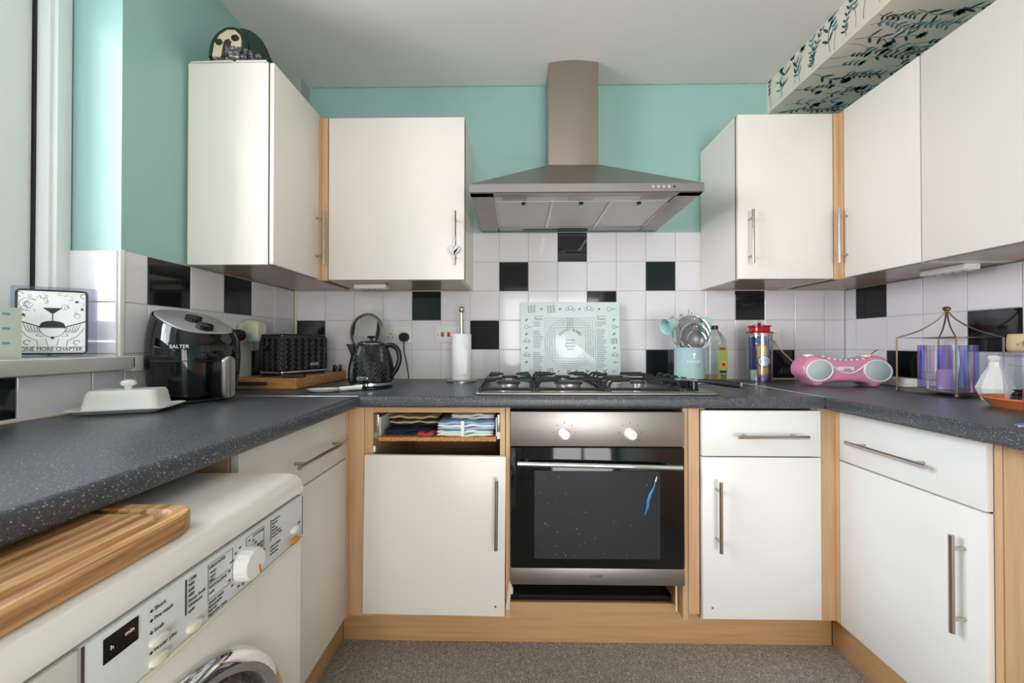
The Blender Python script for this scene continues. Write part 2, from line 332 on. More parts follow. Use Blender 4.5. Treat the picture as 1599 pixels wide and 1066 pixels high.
part(win, 'sill', [(bx(-1.335, XL + .049, WY0 - .04, WY1 + .0, WZ0, WZ0 + .037, .004), 'upvc_grey'), (bx(XL + .0005, XL + .049, WY1 - .01, 1.098, WZ0 - .006, WZ0 + .038, .003), 'upvc_grey')])

# boxed-in beam with flowered wallpaper, pipe boxing in the far left corner
BX, BZ = 1.303, 2.312
beam = struct('trim_1', [(bx(BX, wx1, YREAR, wy, BZ, ZC), 'wallpaper')])
def leaf(o, d, ln, wd):
    d = Vector(d).normalized(); p = Vector((-d.y, d.x)); o = Vector(o)
    return [o, o + d * ln * .3 + p * wd, o + d * ln * .7 + p * wd * .8, o + d * ln, o + d * ln * .7 - p * wd * .8, o + d * ln * .3 - p * wd]
def sprig(x, y, h, lean, kind):
    polys = []; n = 7; pts = []
    for i in range(n + 1):
        t = i / n; pts.append(Vector((x + lean * t * t * h + .06 * h * math.sin(t * 5 + kind), y + h * t)))
    for a, b in zip(pts, pts[1:]):
        d = (b - a).normalized(); q = Vector((-d.y, d.x)) * .0011; polys.append([a - q, b - q, b + q, a + q])
    for i in range(1, n + 1):
        for s in (-1, 1):
            a = random.uniform(.45, 1.0); d = (pts[i] - pts[i - 1]).normalized(); c, sn = math.cos(a * s), math.sin(a * s)
            dd = (d.x * c - d.y * sn, d.x * sn + d.y * c)
            if kind % 3 == 0: polys.append(leaf(pts[i], dd, h * .17 * random.uniform(.8, 1.3), h * .030))
            elif kind % 3 == 1 and i > 3: polys.append(leaf(pts[i], dd, h * .14, h * .04))
            elif kind % 3 == 2 and i in (2, 4): polys.append(leaf(pts[i], dd, h * .30, h * .034))
    if kind % 3 == 2:
        for k in range(9):
            a = 2 * PI * k / 9; polys.append(leaf(pts[-1], (math.cos(a), math.sin(a)), h * .14, h * .036))
    if kind % 3 == 1:
        for k in range(5):
            a = .5 + 2.1 * k / 4; polys.append(leaf(pts[-1], (math.cos(a), math.sin(a)), h * .16, h * .03))
    return polys
def print_bm(polys, fn):
    bm = bmesh.new()
    for pl in polys:
        bm.faces.new([bm.verts.new(fn(p[0], p[1])) for p in pl])
    return bm
for mt, seed, sh in (('teal_print', 3, 0), ('navy_print', 11, .045)):
    random.seed(seed); pa = []; pb = []
    y = -.2 + sh
    while y < 1.93:
        h = random.uniform(.12, .175); pa += [[Vector((min(1.938, p.x), min(.160, max(.002, p.y)))) for p in pl] for pl in sprig(y, random.uniform(.0, .03), h, random.uniform(-.3, .3), random.randint(0, 5))]
        y += random.uniform(.075, .115)
    y = -.2 + sh
    while y < 1.93:
        for k in range(3):
            h = random.uniform(.12, .18); pb += [[Vector((min(.385, max(.003, p.y)), min(1.938, p.x))) for p in pl] for pl in sprig(y + random.uniform(-.02, .02), .02 + k * .125 + random.uniform(-.02, .02), h, random.uniform(-.3, .3), random.randint(0, 5))]
        y += random.uniform(.095, .135)
    part(beam, 'printed_plants', [(print_bm(pa, lambda a, b: (BX - .0006, a, BZ + b)), mt), (print_bm(pb, lambda a, b: (BX + a, b, BZ - .0006)), mt)], False)
random.seed(5)
struct('trim_2', [(bx(wx0, -1.107, 1.872, wy, 2.12, ZC), 'boxing_paint')])
# ragged line where the wall paint meets the ceiling
bm = bmesh.new(); prev = None
for i in range(90):
    x = -1.1 + i * .0275; d = .003 + .006 * abs(math.sin(i * .7) * math.sin(i * 1.9 + 1)); cur = (bm.verts.new((x, wy + .001, ZC - .0008)), bm.verts.new((x, wy - d, ZC - .0008)))
    if prev: bm.faces.new((prev[0], prev[1], cur[1], cur[0]))
    prev = cur
part(wall_back, 'paint_edge', [(bm, 'teal_paint')], False)

# ------------------------------------------------------------------ kitchen units
def handle(p0, p1, out, r=.006, inset=.034):
    """bar handle from p0 to p1 standing off its door along the unit vector out (p0, p1 lie on the door face)"""
    p0, p1, o = Vector(p0), Vector(p1), Vector(out); d = (p1 - p0).normalized(); st = .032
    a, b = p0 + d * inset, p1 - d * inset
    return [(tube([p0 + o * st, p1 + o * st], r, 16), 'nickel'), (cyl(a, a + o * st, .0048, n=12), 'nickel'), (cyl(b, b + o * st, .0048, n=12), 'nickel')]
def wall_unit(label, x0, x1, y0, y1, face, doors, group='wall cabinets'):
    """carcass box plus door(s); face is the side the doors are on: '-y', '+x' or '-x'"""
    z0, z1 = 1.3945, 2.108; t = .018
    o = thing('wall_cabinet', label, 'cabinet', ((x0 + x1) / 2, (y0 + y1) / 2, z0), world=True, group=group)
    if face == '-y':
        part(o, 'side_panel', [(bx(x0, x0 + t, y0, y1, z0, z1), 'cream_laminate')]); part(o, 'side_panel', [(bx(x1 - t, x1, y0, y1, z0, z1), 'cream_laminate')])
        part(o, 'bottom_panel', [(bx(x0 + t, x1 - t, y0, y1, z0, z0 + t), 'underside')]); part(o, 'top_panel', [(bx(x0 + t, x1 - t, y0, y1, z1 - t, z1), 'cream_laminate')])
    else:
        part(o, 'side_panel', [(bx(x0, x1, y0, y0 + t, z0, z1), 'cream_laminate')]); part(o, 'side_panel', [(bx(x0, x1, y1 - t, y1, z0, z1), 'cream_laminate')])
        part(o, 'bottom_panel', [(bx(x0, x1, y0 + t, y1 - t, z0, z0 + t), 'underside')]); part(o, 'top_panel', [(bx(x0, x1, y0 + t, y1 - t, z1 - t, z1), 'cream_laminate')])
    for (a0, a1, hpos) in doors:
        g = .0035
        if face == '-y':
            d = part(o, 'door', [(bx(a0, a1, y0 - .0195, y0 - .0015, z0 + .001, z1 - .001, .0015), 'cream_laminate'), (bx(a0 - .0018, a1 + .0018, y0 - .0040, y0 - .0005, z0 + .001, z1 - .001), 'seam_dark')])
            part(d, 'handle', handle((hpos, y0 - .0195, 1.455), (hpos, y0 - .0195, 1.685), (0, -1, 0)), label='steel bar handle')
        else:
            s = 1 if face == '+x' else -1; xf = x1 if s > 0 else x0
            d = part(o, 'door', [(bx(xf + s * .0015, xf + s * .0195, a0, a1, z0 + .001, z1 - .001, .0015), 'cream_laminate'), (bx(xf + s * .0005, xf + s * .0040, a0 - .0018, a1 + .0018, z0 + .001, z1 - .001), 'seam_dark')])
            if hpos is not None: part(d, 'handle', handle((xf + s * .0195, hpos, 1.455), (xf + s * .0195, hpos, 1.685), (s, 0, 0)), label='steel bar handle')
    return o
YW = 1.6145
wl = wall_unit('cream wall cabinet on the left wall beside the window, ornament on top', XL + .003, -.8785, 1.292, YB - .001, '+x', [(1.2925, 1.590, 1.568)])
part(wl, 'top_board', [(prism([(-1.158, 1.290), (-1.01, 1.285), (-.995, 1.297), (-1.0, 1.45), (-1.158, 1.45)], 2.1085, 2.1135), 'cream_edge'), (prism([(-.993, 1.288), (-.885, 1.288), (-.885, 1.45), (-.98, 1.45)], 2.1085, 2.1145), 'cream_edge')])
wall_unit('cream wall cabinet left of the cooker hood, wicker heart on its handle', -.832, -.232, YW + .0195, YB - .001, '-y', [(-.829, -.2325, -.269)])
wall_unit('narrow cream wall cabinet right of the cooker hood', .952, 1.360, YW + .0195, YB - .001, '-y', [(.9525, 1.3575, .998)])
wall_unit('cream wall cabinet on the right wall with a bar handle, next to the corner post', 1.4025, XR - .002, 1.291, YB - .001, '-x', [(1.2925, 1.590, 1.575)])
wall_unit('large cream wall cabinet at the right edge of the photo, no handle in view', 1.4025, XR - .002, .690, 1.289, '-x', [(.6915, 1.2885, .73)])
def post(label, pieces, loc): return single('corner_post', label, 'post', pieces, loc=loc, world=True, group='beech corner posts')
post('beech corner post between the wall cabinets on the left', [(bx(-.878, -.8585, 1.594, 1.6335, 1.3925, 2.106, .001), 'beech_v'), (bx(-.8585, -.833, 1.6125, 1.6335, 1.3925, 2.106, .001), 'beech_v')], (-.86, 1.62, 1.3925))
post('beech corner post between the wall cabinets on the right', [(bx(1.3835, 1.402, 1.594, 1.6335, 1.3925, 2.106, .001), 'beech_v'), (bx(1.361, 1.3835, 1.6125, 1.6335, 1.3925, 2.106, .001), 'beech_v')], (1.385, 1.62, 1.3925))

YF = 1.315            # front plane of the back run of base units
def drawer_and_door(o, face, a0, a1, plane, m_, h_drawer, h_door, zs=(.157, .712, .716, .880)):
    """drawer front over a door in a plane; h_* are handle ends along (a, z)"""
    z0, z1, z2, z3 = zs
    def pan(u0, u1, w0, w1):
        if face == '-y': return [(bx(u0, u1, plane, plane + .018, w0, w1, .0022), m_)]
        s = 1 if face == '+x' else -1
        return [(bx(plane - s * .018, plane, u0, u1, w0, w1, .0022), m_)]
    pt = (lambda a, z: (a, plane, z)) if face == '-y' else (lambda a, z: (plane, a, z))
    out = {'-y': (0, -1, 0), '+x': (1, 0, 0), '-x': (-1, 0, 0)}[face]
    dw = part(o, 'drawer_front', pan(a0, a1, z2, z3)); part(dw, 'handle', handle(pt(*h_drawer[0]), pt(*h_drawer[1]), out), label='steel bar handle')
    dd = part(o, 'door', pan(a0, a1, z0, z1)); part(dd, 'handle', handle(pt(*h_door[0]), pt(*h_door[1]), out), label='steel bar handle')
# left run: drawer unit between washing machine and corner
o = thing('base_cabinet', 'cream base cabinet with a drawer, beside the washing machine', 'cabinet', (-.85, 1.05, .0), world=True, group='base cabinets')
part(o, 'side_panel', [(bx(XL + .02, -.622, .79, .808, .15, .889), 'beech_v')]); part(o, 'side_panel', [(bx(XL + .02, -.622, 1.28, 1.298, .15, .889), 'beech_v')])
part(o, 'bottom_panel', [(bx(XL + .02, -.622, .808, 1.28, .15, .168), 'beech_v')]); part(o, 'back_panel', [(bx(XL + .02, XL + .03, .808, 1.28, .168, .889), 'beech_v')])
part(o, 'foot', [(bx(-1.0, -.94, .80, .86, 0, .15, .004), 'black_plastic')]); part(o, 'foot', [(bx(-1.0, -.94, 1.22, 1.28, 0, .15, .004), 'black_plastic')])
drawer_and_door(o, '+x', .795, 1.296, -.602, 'cream_laminate', ((.965, .790), (1.238, .790)), ((.86, .42), (.86, .66)))
# back run, left: unit whose drawer has lost its front
o = thing('base_cabinet', 'base cabinet with no drawer front, folded tea towels showing above its door', 'cabinet', (-.29, 1.6, 0), world=True, group='base cabinets')
ux0, ux1, uyf = -.545, -.044, YF + .003
part(o, 'side_panel', [(bx(ux0, ux0 + .03, uyf, 1.88, .15, .889), 'beech_v')]); part(o, 'side_panel', [(bx(ux1 - .018, ux1, uyf, 1.88, .15, .889), 'beech_v')])
part(o, 'bottom_panel', [(bx(ux0 + .03, ux1 - .018, uyf, 1.88, .15, .168), 'beech_h')]); part(o, 'back_panel', [(bx(ux0 + .03, ux1 - .018, 1.872, 1.88, .168, .889), 'beech_h')])
part(o, 'top_rail', [(bx(ux0 + .03, ux1 - .018, uyf, uyf + .08, .871, .889), 'beech_h')])
part(o, 'foot', [(bx(-.5, -.44, 1.5, 1.56, 0, .15, .004), 'black_plastic')]); part(o, 'foot', [(bx(-.14, -.08, 1.5, 1.56, 0, .15, .004), 'black_plastic')])
dbx = part(o, 'drawer_box', [(bx(-.497, -.076, uyf + .004, 1.80, .768, .782), 'chipboard'), (bx(-.499, -.495, uyf + .02, 1.80, .782, .85), 'panel_grey'), (bx(-.078, -.074, uyf + .02, 1.80, .782, .85), 'panel_grey'), (bx(-.497, -.076, 1.79, 1.80, .782, .85), 'chipboard')])
part(dbx, 'runner', [(bx(-.514, -.4995, uyf + .01, 1.78, .775, .80), 'steel'), (bx(-.512, -.499, uyf + .012, uyf + .03, .80, .862, .002), 'steel')], label='steel drawer runner'); part(dbx, 'runner', [(bx(-.0735, -.0625, uyf + .01, 1.78, .775, .80), 'steel'), (bx(-.073, -.064, uyf + .012, uyf + .03, .80, .862, .002), 'steel')], label='steel drawer runner')
part(o, 'hinge_plate', [(bx(-.5145, -.506, uyf - .002, uyf + .01, .728, .752, .003), 'white_plastic')])
rot = T(-.293, 0, .446) @ R(.0095, 'Y') @ T(.293, 0, -.446)
dd = part(o, 'door', [(mv(bx(-.540, -.043, YF - .018, YF, .169, .7235, .0022), rot), 'cream_laminate')])
part(dd, 'handle', [(mv(b_, rot), mm) for b_, mm in handle((-.0735, YF - .018, .415), (-.0735, YF - .018, .652), (0, -1, 0))], label='steel bar handle')
part(dd, 'screw_cap', [(mv(cyl((-.075, YF - .0185, .203), (-.075, YF - .017, .203), .004, n=12), rot), 'nickel')])
# back run, oven housing and right unit
o = thing('oven_housing', 'beech oven housing unit with an open slot below the oven', 'cabinet', (.28, 1.6, 0), world=True)
part(o, 'side_panel', [(bx(-.0415, -.0265, YF + .001, 1.88, .15, .889), 'beech_v')]); part(o, 'side_panel', [(bx(.5795, .597, YF + .001, 1.88, .15, .889), 'beech_v')])
part(o, 'filler_panel', [(bx(.5975, .6355, YF - .003, YF + .03, .172, .889, .001), 'beech_v')])
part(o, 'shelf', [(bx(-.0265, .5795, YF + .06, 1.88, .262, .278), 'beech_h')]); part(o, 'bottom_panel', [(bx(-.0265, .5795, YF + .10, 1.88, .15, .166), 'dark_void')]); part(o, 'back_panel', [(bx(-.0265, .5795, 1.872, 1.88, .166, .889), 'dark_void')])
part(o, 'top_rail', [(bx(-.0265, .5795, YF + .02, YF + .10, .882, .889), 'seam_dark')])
part(o, 'broken_edge', [(mv(bx(-.006, .006, -.004, .004, -.05, .05), T(-.030, YF - .004, .235) @ R(.12, 'Y')), 'ornament_cream'), (bx(-.026, -.016, YF + .0, YF + .012, .232, .256, .002), 'cream_plastic')])
part(o, 'torn_edge', [(mv(bx(-.003, .003, 0, .06, -.05, .05), T(.560, YF + .01, .222) @ R(-.35, 'Z')), 'ornament_cream')])
o = thing('base_cabinet', 'cream base cabinet with a drawer, right of the oven, window light painted in', 'cabinet', (.84, 1.6, 0), world=True, group='base cabinets')
part(o, 'side_panel', [(bx(.640, .658, YF + .003, 1.88, .15, .889), 'beech_v')]); part(o, 'side_panel', [(bx(1.026, 1.044, YF + .003, 1.88, .15, .889), 'beech_v')])
part(o, 'bottom_panel', [(bx(.658, 1.026, YF + .003, 1.88, .15, .168), 'beech_h')]); part(o, 'back_panel', [(bx(.658, 1.026, 1.872, 1.88, .168, .889), 'beech_h')])
part(o, 'foot', [(bx(.66, .72, 1.5, 1.56, 0, .15, .004), 'black_plastic')]); part(o, 'foot', [(bx(.96, 1.02, 1.5, 1.56, 0, .15, .004), 'black_plastic')])
drawer_and_door(o, '-y', .6395, 1.0445, YF - .018, 'cream_laminate_daylit', ((.745, .800), (.980, .800)), ((.686, .410), (.686, .648)), (.166, .722, .7265, .884))
part(o, 'screw_cap', [(cyl((.672, YF - .0188, .205), (.672, YF - .0175, .205), .004, n=12), 'nickel')])
# right run
o = thing('base_cabinet', 'cream base cabinet with a drawer on the right-hand run, window light painted in', 'cabinet', (1.4, 1.1, 0), world=True, group='base cabinets')
part(o, 'side_panel', [(bx(1.13, XR - .02, .885, .903, .15, .889), 'beech_v')]); part(o, 'side_panel', [(bx(1.13, XR - .02, 1.284, 1.302, .15, .889), 'beech_v')])
part(o, 'bottom_panel', [(bx(1.13, XR - .02, .903, 1.284, .15, .168), 'beech_v')]); part(o, 'back_panel', [(bx(XR - .03, XR - .02, .903, 1.284, .168, .889), 'beech_v')])
part(o, 'foot', [(bx(1.3, 1.36, .9, .96, 0, .15, .004), 'black_plastic')]); part(o, 'foot', [(bx(1.3, 1.36, 1.22, 1.28, 0, .15, .004), 'black_plastic')])
drawer_and_door(o, '-x', .899, 1.3015, 1.11, 'cream_laminate_daylit', ((1.000, .790), (1.240, .790)), ((.943, .398), (.943, .640)), (.150, .7115, .7155, .880))
single('end_panel', 'textured beech panel at the right edge of the photo', 'panel', [(bx(1.131, 1.149, -.09, .884, 0, .889, .001), 'beech_v'), (bx(1.149, XR - .02, -.09, -.072, 0, .889), 'beech_v')], loc=(1.2, .4, 0), world=True)
single('end_panel', 'beech panel under the near end of the left worktop', 'panel', [(bx(XL + .01, -.60, -.49, -.472, 0, .889, .001), 'beech_v')], loc=(-.88, -.48, 0), world=True)
post('beech corner post beside the cabinet with the missing drawer front', [(bx(-.622, -.600, 1.3005, YF + .02, .152, .889, .001), 'beech_v'), (bx(-.600, -.5465, YF, YF + .02, .152, .889, .001), 'beech_v')], (-.6, 1.32, .152))
post('beech corner post between the two right-hand base cabinets', [(bx(1.108, 1.130, 1.3035, YF + .02, .152, .889, .001), 'beech_v'), (bx(1.0465, 1.108, YF, YF + .02, .152, .889, .001), 'beech_v')], (1.1, 1.32, .152))
single('plinth_board', 'beech plinth board under the oven run', 'plinth', [(bx(-.656, 1.162, 1.3985, 1.4145, 0, .148, .001), 'beech_h')], loc=(.25, 1.405, 0), world=True, group='plinth boards')
single('plinth_board', 'beech plinth board below the cream cabinet beside the washing machine', 'plinth', [(bx(-.672, -.6565, .80, 1.397, 0, .148, .001), 'beech_hy')], loc=(-.66, 1.1, 0), world=True, group='plinth boards')
single('plinth_board', 'beech plinth board under the right-hand run', 'plinth', [(bx(1.1625, 1.178, .885, 1.397, 0, .148, .001), 'beech_hy')], loc=(1.17, 1.1, 0), world=True, group='plinth boards')

# worktops
def worktop(label, poly, front, loc):
    b = prism(poly, WZ - .040, WZ)
    ed = [e for e in b.edges if all(front(v.co) for v in e.verts) and abs(e.verts[0].co.z - e.verts[1].co.z) < 1e-6]
    bmesh.ops.bevel(b, geom=ed, offset=.0125, segments=5, affect='EDGES', profile=.5)
    return single('worktop', label, 'worktop', [(b, 'worktop')], loc=loc, world=True, group='charcoal worktops')
FX, FY, FR = -.552, 1.285, 1.050
w = worktop('charcoal flecked worktop along the window wall', [(XL + .001, -.5), (FX, -.5), (FX, 1.283), (XL + .001, 1.283)], lambda c: abs(c.x - FX) < 1e-4, (-.86, .4, WZ - .04))
w = worktop('charcoal flecked worktop holding the gas hob', [(XL + .001, FY), (FR, FY), (FR, YB - .001), (XL + .001, YB - .001)], lambda c: abs(c.y - FY) < 1e-4, (0, 1.6, WZ - .04))
w2 = worktop('charcoal flecked worktop on the right-hand run', [(FR, -.1), (XR - .001, -.1), (XR - .001, YB - .001), (FR + .002, YB - .001), (FR + .002, FY + .001), (FR, FY - .002)], lambda c: abs(c.x - FR) < 1e-4, (1.37, .9, WZ - .04))
def sub(o, name, pieces, **k):
    me = to_mesh(name, pieces, k.get('smooth', True)); me.transform(Matrix.Translation(-Vector(o.location))); c = bpy.data.objects.new(name, me); C.objects.link(c); c.parent = o
    return c
sub(w, 'joint_strip', [(tube([(-.555, 1.2845, WZ + .0004), (XL + .003, 1.2845, WZ + .0004)], .0022, 6), 'joint_strip')])
sub(w2, 'joint_strip', [(tube([(FR + .001, FY + .004, WZ + .0004), (FR + .001, YB - .004, WZ + .0004)], .0022, 6), 'joint_strip')])

# ------------------------------------------------------------------ cooker hood
o = thing('cooker_hood', 'brushed steel chimney cooker hood above the gas hob', 'cooker hood', (.262, 1.69, 1.70), world=True)
hx0, hx1, hy = -.190, .722, 1.443
hb = 1.702
ring = lambda x0, x1, y0, y1, z: [(x0, y0, z), (x1, y0, z), (x1, y1, z), (x0, y1, z)]
part(o, 'canopy', [(ring_mesh([ring(hx0, hx1, hy, YB - .001, hb + .036), ring(.150, .390, 1.775, YB - .001, 1.972)]), 'steel_h')], False)
part(o, 'front_band', [(ring_mesh([ring(hx0 + .004, hx1 - .004, hy + .004, YB - .001, hb), ring(hx0, hx1, hy, YB - .001, hb + .004), ring(hx0, hx1, hy, YB - .001, hb + .036)], cap0=False), 'steel_h'),
    (bx(hx0 + .004, hx1 - .004, hy + .004, hy + .035, hb - .001, hb + .004), 'steel_h'), (bx(hx0 + .004, hx0 + .095, hy + .004, YB - .002, hb - .001, hb + .004), 'steel_h'), (bx(hx1 - .095, hx1 - .004, hy + .004, YB - .002, hb - .001, hb + .004), 'steel_h'),
    (bx(hx0 + .09, hx1 - .09, YB - .07, YB - .002, hb - .001, hb + .004), 'steel_h'), (bx(hx0 + .09, hx1 - .09, hy + .035, hy + .10, hb + .006, hb + .010), 'panel_grey')], False)
part(o, 'chimney', [(ring_mesh([[(.150, YB - .002, z), (.150, 1.788, z)] + [(.150 + .24 * k / 12, 1.788 - .016 * math.sin(PI * k / 12), z) for k in range(1, 12)] + [(.390, 1.788, z), (.390, YB - .002, z)] for z in (1.95, ZC - .001)]), 'steel_v')])
fw = (hx1 - hx0 - .19) / 3
for k in range(3):
    a = hx0 + .095 + k * fw
    f_ = part(o, 'filter', [(bx(a + .006, a + fw - .006, hy + .10, YB - .072, hb + .004, hb + .012), 'hood_filter'), (bx(a, a + .006, hy + .10, YB - .072, hb - .001, hb + .012), 'steel'), (bx(a + fw - .006, a + fw, hy + .10, YB - .072, hb - .001, hb + .012), 'steel')], False)
    part(f_, 'catch', [(cyl((a + fw / 2, hy + .112, hb + .005), (a + fw / 2, hy + .112, hb - .004), .009, n=16), 'black_plastic')])
for a in (hx0 + .13, .21, hx1 - .22): part(o, 'light_cover', [(bx(a, a + .10, hy + .04, hy + .075, hb + .002, hb + .0065), 'steel_v')])
part(o, 'switch_bar', [(bx(.03, .36, YB - .045, YB - .025, hb - .004, hb), 'black_plastic')])
for k in range(4): part(o, 'button', [(cyl((.525 + k * .0205, hy + .001, hb + .022), (.525 + k * .0205, hy - .003, hb + .022), .006, n=16), 'chrome')], label='round steel button')
part(o, 'indicator', [(cyl((.608, hy + .001, hb + .022), (.608, hy - .001, hb + .022), .004, n=12), 'black_gloss')])

# ------------------------------------------------------------------ built-in oven
o = thing('built_in_oven', 'built-in electric oven with steel control panel and black glass door', 'oven', (.276, 1.5, .279), world=True)
ox0, ox1 = -.0245, .5765
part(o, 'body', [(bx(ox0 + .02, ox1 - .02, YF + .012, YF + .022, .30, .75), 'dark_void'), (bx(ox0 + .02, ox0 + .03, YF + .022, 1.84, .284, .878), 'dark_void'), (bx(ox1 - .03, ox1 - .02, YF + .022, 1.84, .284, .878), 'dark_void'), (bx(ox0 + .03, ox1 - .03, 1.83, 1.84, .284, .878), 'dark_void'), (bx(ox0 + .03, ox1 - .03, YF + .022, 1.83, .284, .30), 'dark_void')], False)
cp = part(o, 'control_panel', [(bx(ox0, ox1, YF - .022, YF + .01, .759, .879, .002), 'steel_h')])
for x in (.163, .390):
    k_ = part(cp, 'knob', [(mv(lathe([(.021, 0), (.021, .004), (.0185, .008), (.0175, .022), (.015, .026), (.004, .0265)], 32), T(x, YF - .022, .804) @ R(PI / 2, 'X')), 'white_plastic'), (bx(x - .001, x + .001, YF - .0495, YF - .048, .806, .818), 'panel_grey')])
    for a in range(7):
        t = -2.2 + a * .73; part(cp, 'scale_mark', [(mv(bx(-.0016, .0016, -.0006, 0, -.0016, .0016), T(x + .038 * math.sin(t), YF - .022, .804 + .038 * math.cos(t))), 'ink')])
dr_ = part(o, 'door', [(bx(ox0, ox1, YF - .022, YF + .002, .3405, .756, .003), 'black_gloss')])
# the glazed centre of the door with a faint dot screen
part(dr_, 'window', [(bx(.058, .492, YF - .0226, YF - .022, .372, .675), 'oven_dot')], False)
part(dr_, 'handle', [(tube([(.0, YF - .058, .710), (.553, YF - .058, .699)], .0085, 16), 'chrome'), (cyl((.03, YF - .022, .7095), (.03, YF - .056, .7095), .006), 'steel'), (cyl((.52, YF - .022, .6995), (.52, YF - .056, .6995), .006), 'steel')], label='long chrome door handle')
bt = part(o, 'lower_trim', [(bx(ox0, ox1, YF - .022, YF + .01, .281, .3385, .002), 'steel_h')])
part(bt, 'lettering', [(text_bm('LOGIK', .013, basis((.273, YF - .0225, .309), (1, 0, 0), (0, 0, 1)), 'CENTER'), 'ink')], False)
random.seed(21); bm = bmesh.new()
for k in range(34):
    x = random.choice((random.gauss(.16, .03), random.uniform(.06, .49), random.gauss(.16, .06))); z = random.choice((random.uniform(.375, .50), random.uniform(.375, .69))); r_ = random.uniform(.0004, .0011)
    vs_ = [bm.verts.new((x + r_ * random.uniform(.6, 1.6) * math.cos(a), YF - .0230, z + r_ * random.uniform(.6, 1.6) * math.sin(a))) for a in [i * 2 * PI / 5 for i in range(5)]]; bm.faces.new(vs_)
sp_ = part(dr_, 'splashes', [(bm, 'white_print')], False); sp_['kind'] = 'stuff'
q = [(.437, .527), (.441, .536), (.447, .553), (.449, .575), (.455, .595), (.468, .620), (.474, .641)]
single('blue_streak', 'slim blue tool with a pale tip on the oven door glass', 'streak', [(tube([(x_, YF - .0268, z_) for x_, z_ in q], [.0015, .003, .0055, .0065, .0055, .003, .0022], 10), 'streak_blue'), (tube([(.474, YF - .0268, .641), (.478, YF - .0268, .652), (.479, YF - .0268, .660)], [.0024, .0022, .0008], 8), 'white_plastic')], loc=(.455, YF - .0268, .527), world=True)  # slim blue form of unknown nature, set against the door glass

# ------------------------------------------------------------------ gas hob
HZ = WZ + .001
o = thing('gas_hob', 'stainless steel five-burner gas hob with black pan supports', 'hob', (.28, 1.55, WZ), world=True)
gx0, gx1, gy0, gy1 = -.150, .712, 1.315, 1.800
part(o, 'tray', [(prism(rrect(gx1 - gx0, gy1 - gy0, .012, 4, (gx0 + gx1) / 2, (gy0 + gy1) / 2), HZ, HZ + .009, .003), 'steel_h'), (bx(gx0 + .02, gx1 - .11, gy0 + .02, gy1 - .02, HZ + .008, HZ + .0095), 'steel')])
def burner(x, y, r):
    b = part(o, 'burner', [(lathe([(r * 1.25, 0), (r * 1.2, .004), (r * .9, .006), (r * .9, .016), (r * .98, .018), (r * .98, .022)], 36, (x, y, HZ + .009)), 'aluminium')])
    part(b, 'burner_cap', [(lathe([(r * 1.05, 0), (r * 1.05, .005), (r * .9, .009), (r * .3, .010)], 36, (x, y, HZ + .0312)), 'burner_cap')])
burners = [(-.035, 1.42, .043), (-.035, 1.665, .034), (.195, 1.43, .052), (.20, 1.68, .034), (.46, 1.43, .026), (.43, 1.67, .040)]
for x, y, r_ in burners[:3] + burners[4:] + burners[3:4]: burner(x, y, r_)
zt = HZ + .047
for (a0, a1, cs) in ((-.135, .062, [(-.035, 1.42), (-.035, 1.665)]), (.072, .322, [(.195, 1.43), (.20, 1.68)]), (.332, .590, [(.46, 1.43), (.43, 1.67)])):
    pc = []
    for yy in (gy0 + .035, gy1 - .035): pc.append((tube([(a0, yy, HZ + .018), (a1, yy, HZ + .018)], .0055, 8), 'cast_iron'))
    for xx in (a0, a1):
        pc.append((tube([(xx, gy0 + .035, HZ + .018), (xx, gy1 - .035, HZ + .018)], .0055, 8), 'cast_iron'))
        for yy in (gy0 + .035, gy1 - .035): pc.append((cyl((xx, yy, HZ + .009), (xx, yy, HZ + .02), .007), 'cast_iron'))
    for (cx, cy) in cs:
        for (sx, sy) in ((1, 0), (-1, 0)):
            for off in (-.07, .0, .07) if True else ():
                xx = a1 if sx > 0 else a0; yy = cy + off; tip = cx + sx * (.028 + abs(off) * .25)
                pc.append((tube([(xx, yy, HZ + .018), (xx - sx * .004, yy, zt - .012), (xx - sx * .014, yy, zt), (tip, yy - off * .25, zt + .001)], [.005, .0055, .0055, .004], 8), 'cast_iron'))
    part(o, 'pan_support', pc)
for k in range(5):
    y = 1.40 + k * .078
    part(o, 'knob', [(lathe([(.021, 0), (.021, .005), (.018, .007), (.017, .034), (.013, .037)], 28, (.655, y, HZ + .009)), 'black_satin'), (bx(.651, .659, y - .016, y + .016, HZ + .040, HZ + .052, .002), 'black_satin')])
single('gas_lighter', 'black-handled gas lighter lying on the right edge of the hob', 'lighter', [(tube([(.660, 1.372, HZ + .047), (.700, 1.345, HZ + .045), (.735, 1.322, HZ + .042), (.772, 1.300, HZ + .038)], [.006, .010, .012, .011], 12), 'black_plastic'), (tube([(.595, 1.415, HZ + .049), (.660, 1.372, HZ + .047)], .0042, 10), 'chrome'), (cyl((.772, 1.300, HZ + .038), (.778, 1.296, HZ + .0375), .0115), 'nickel')], loc=(.69, 1.35, HZ + .03), world=True)

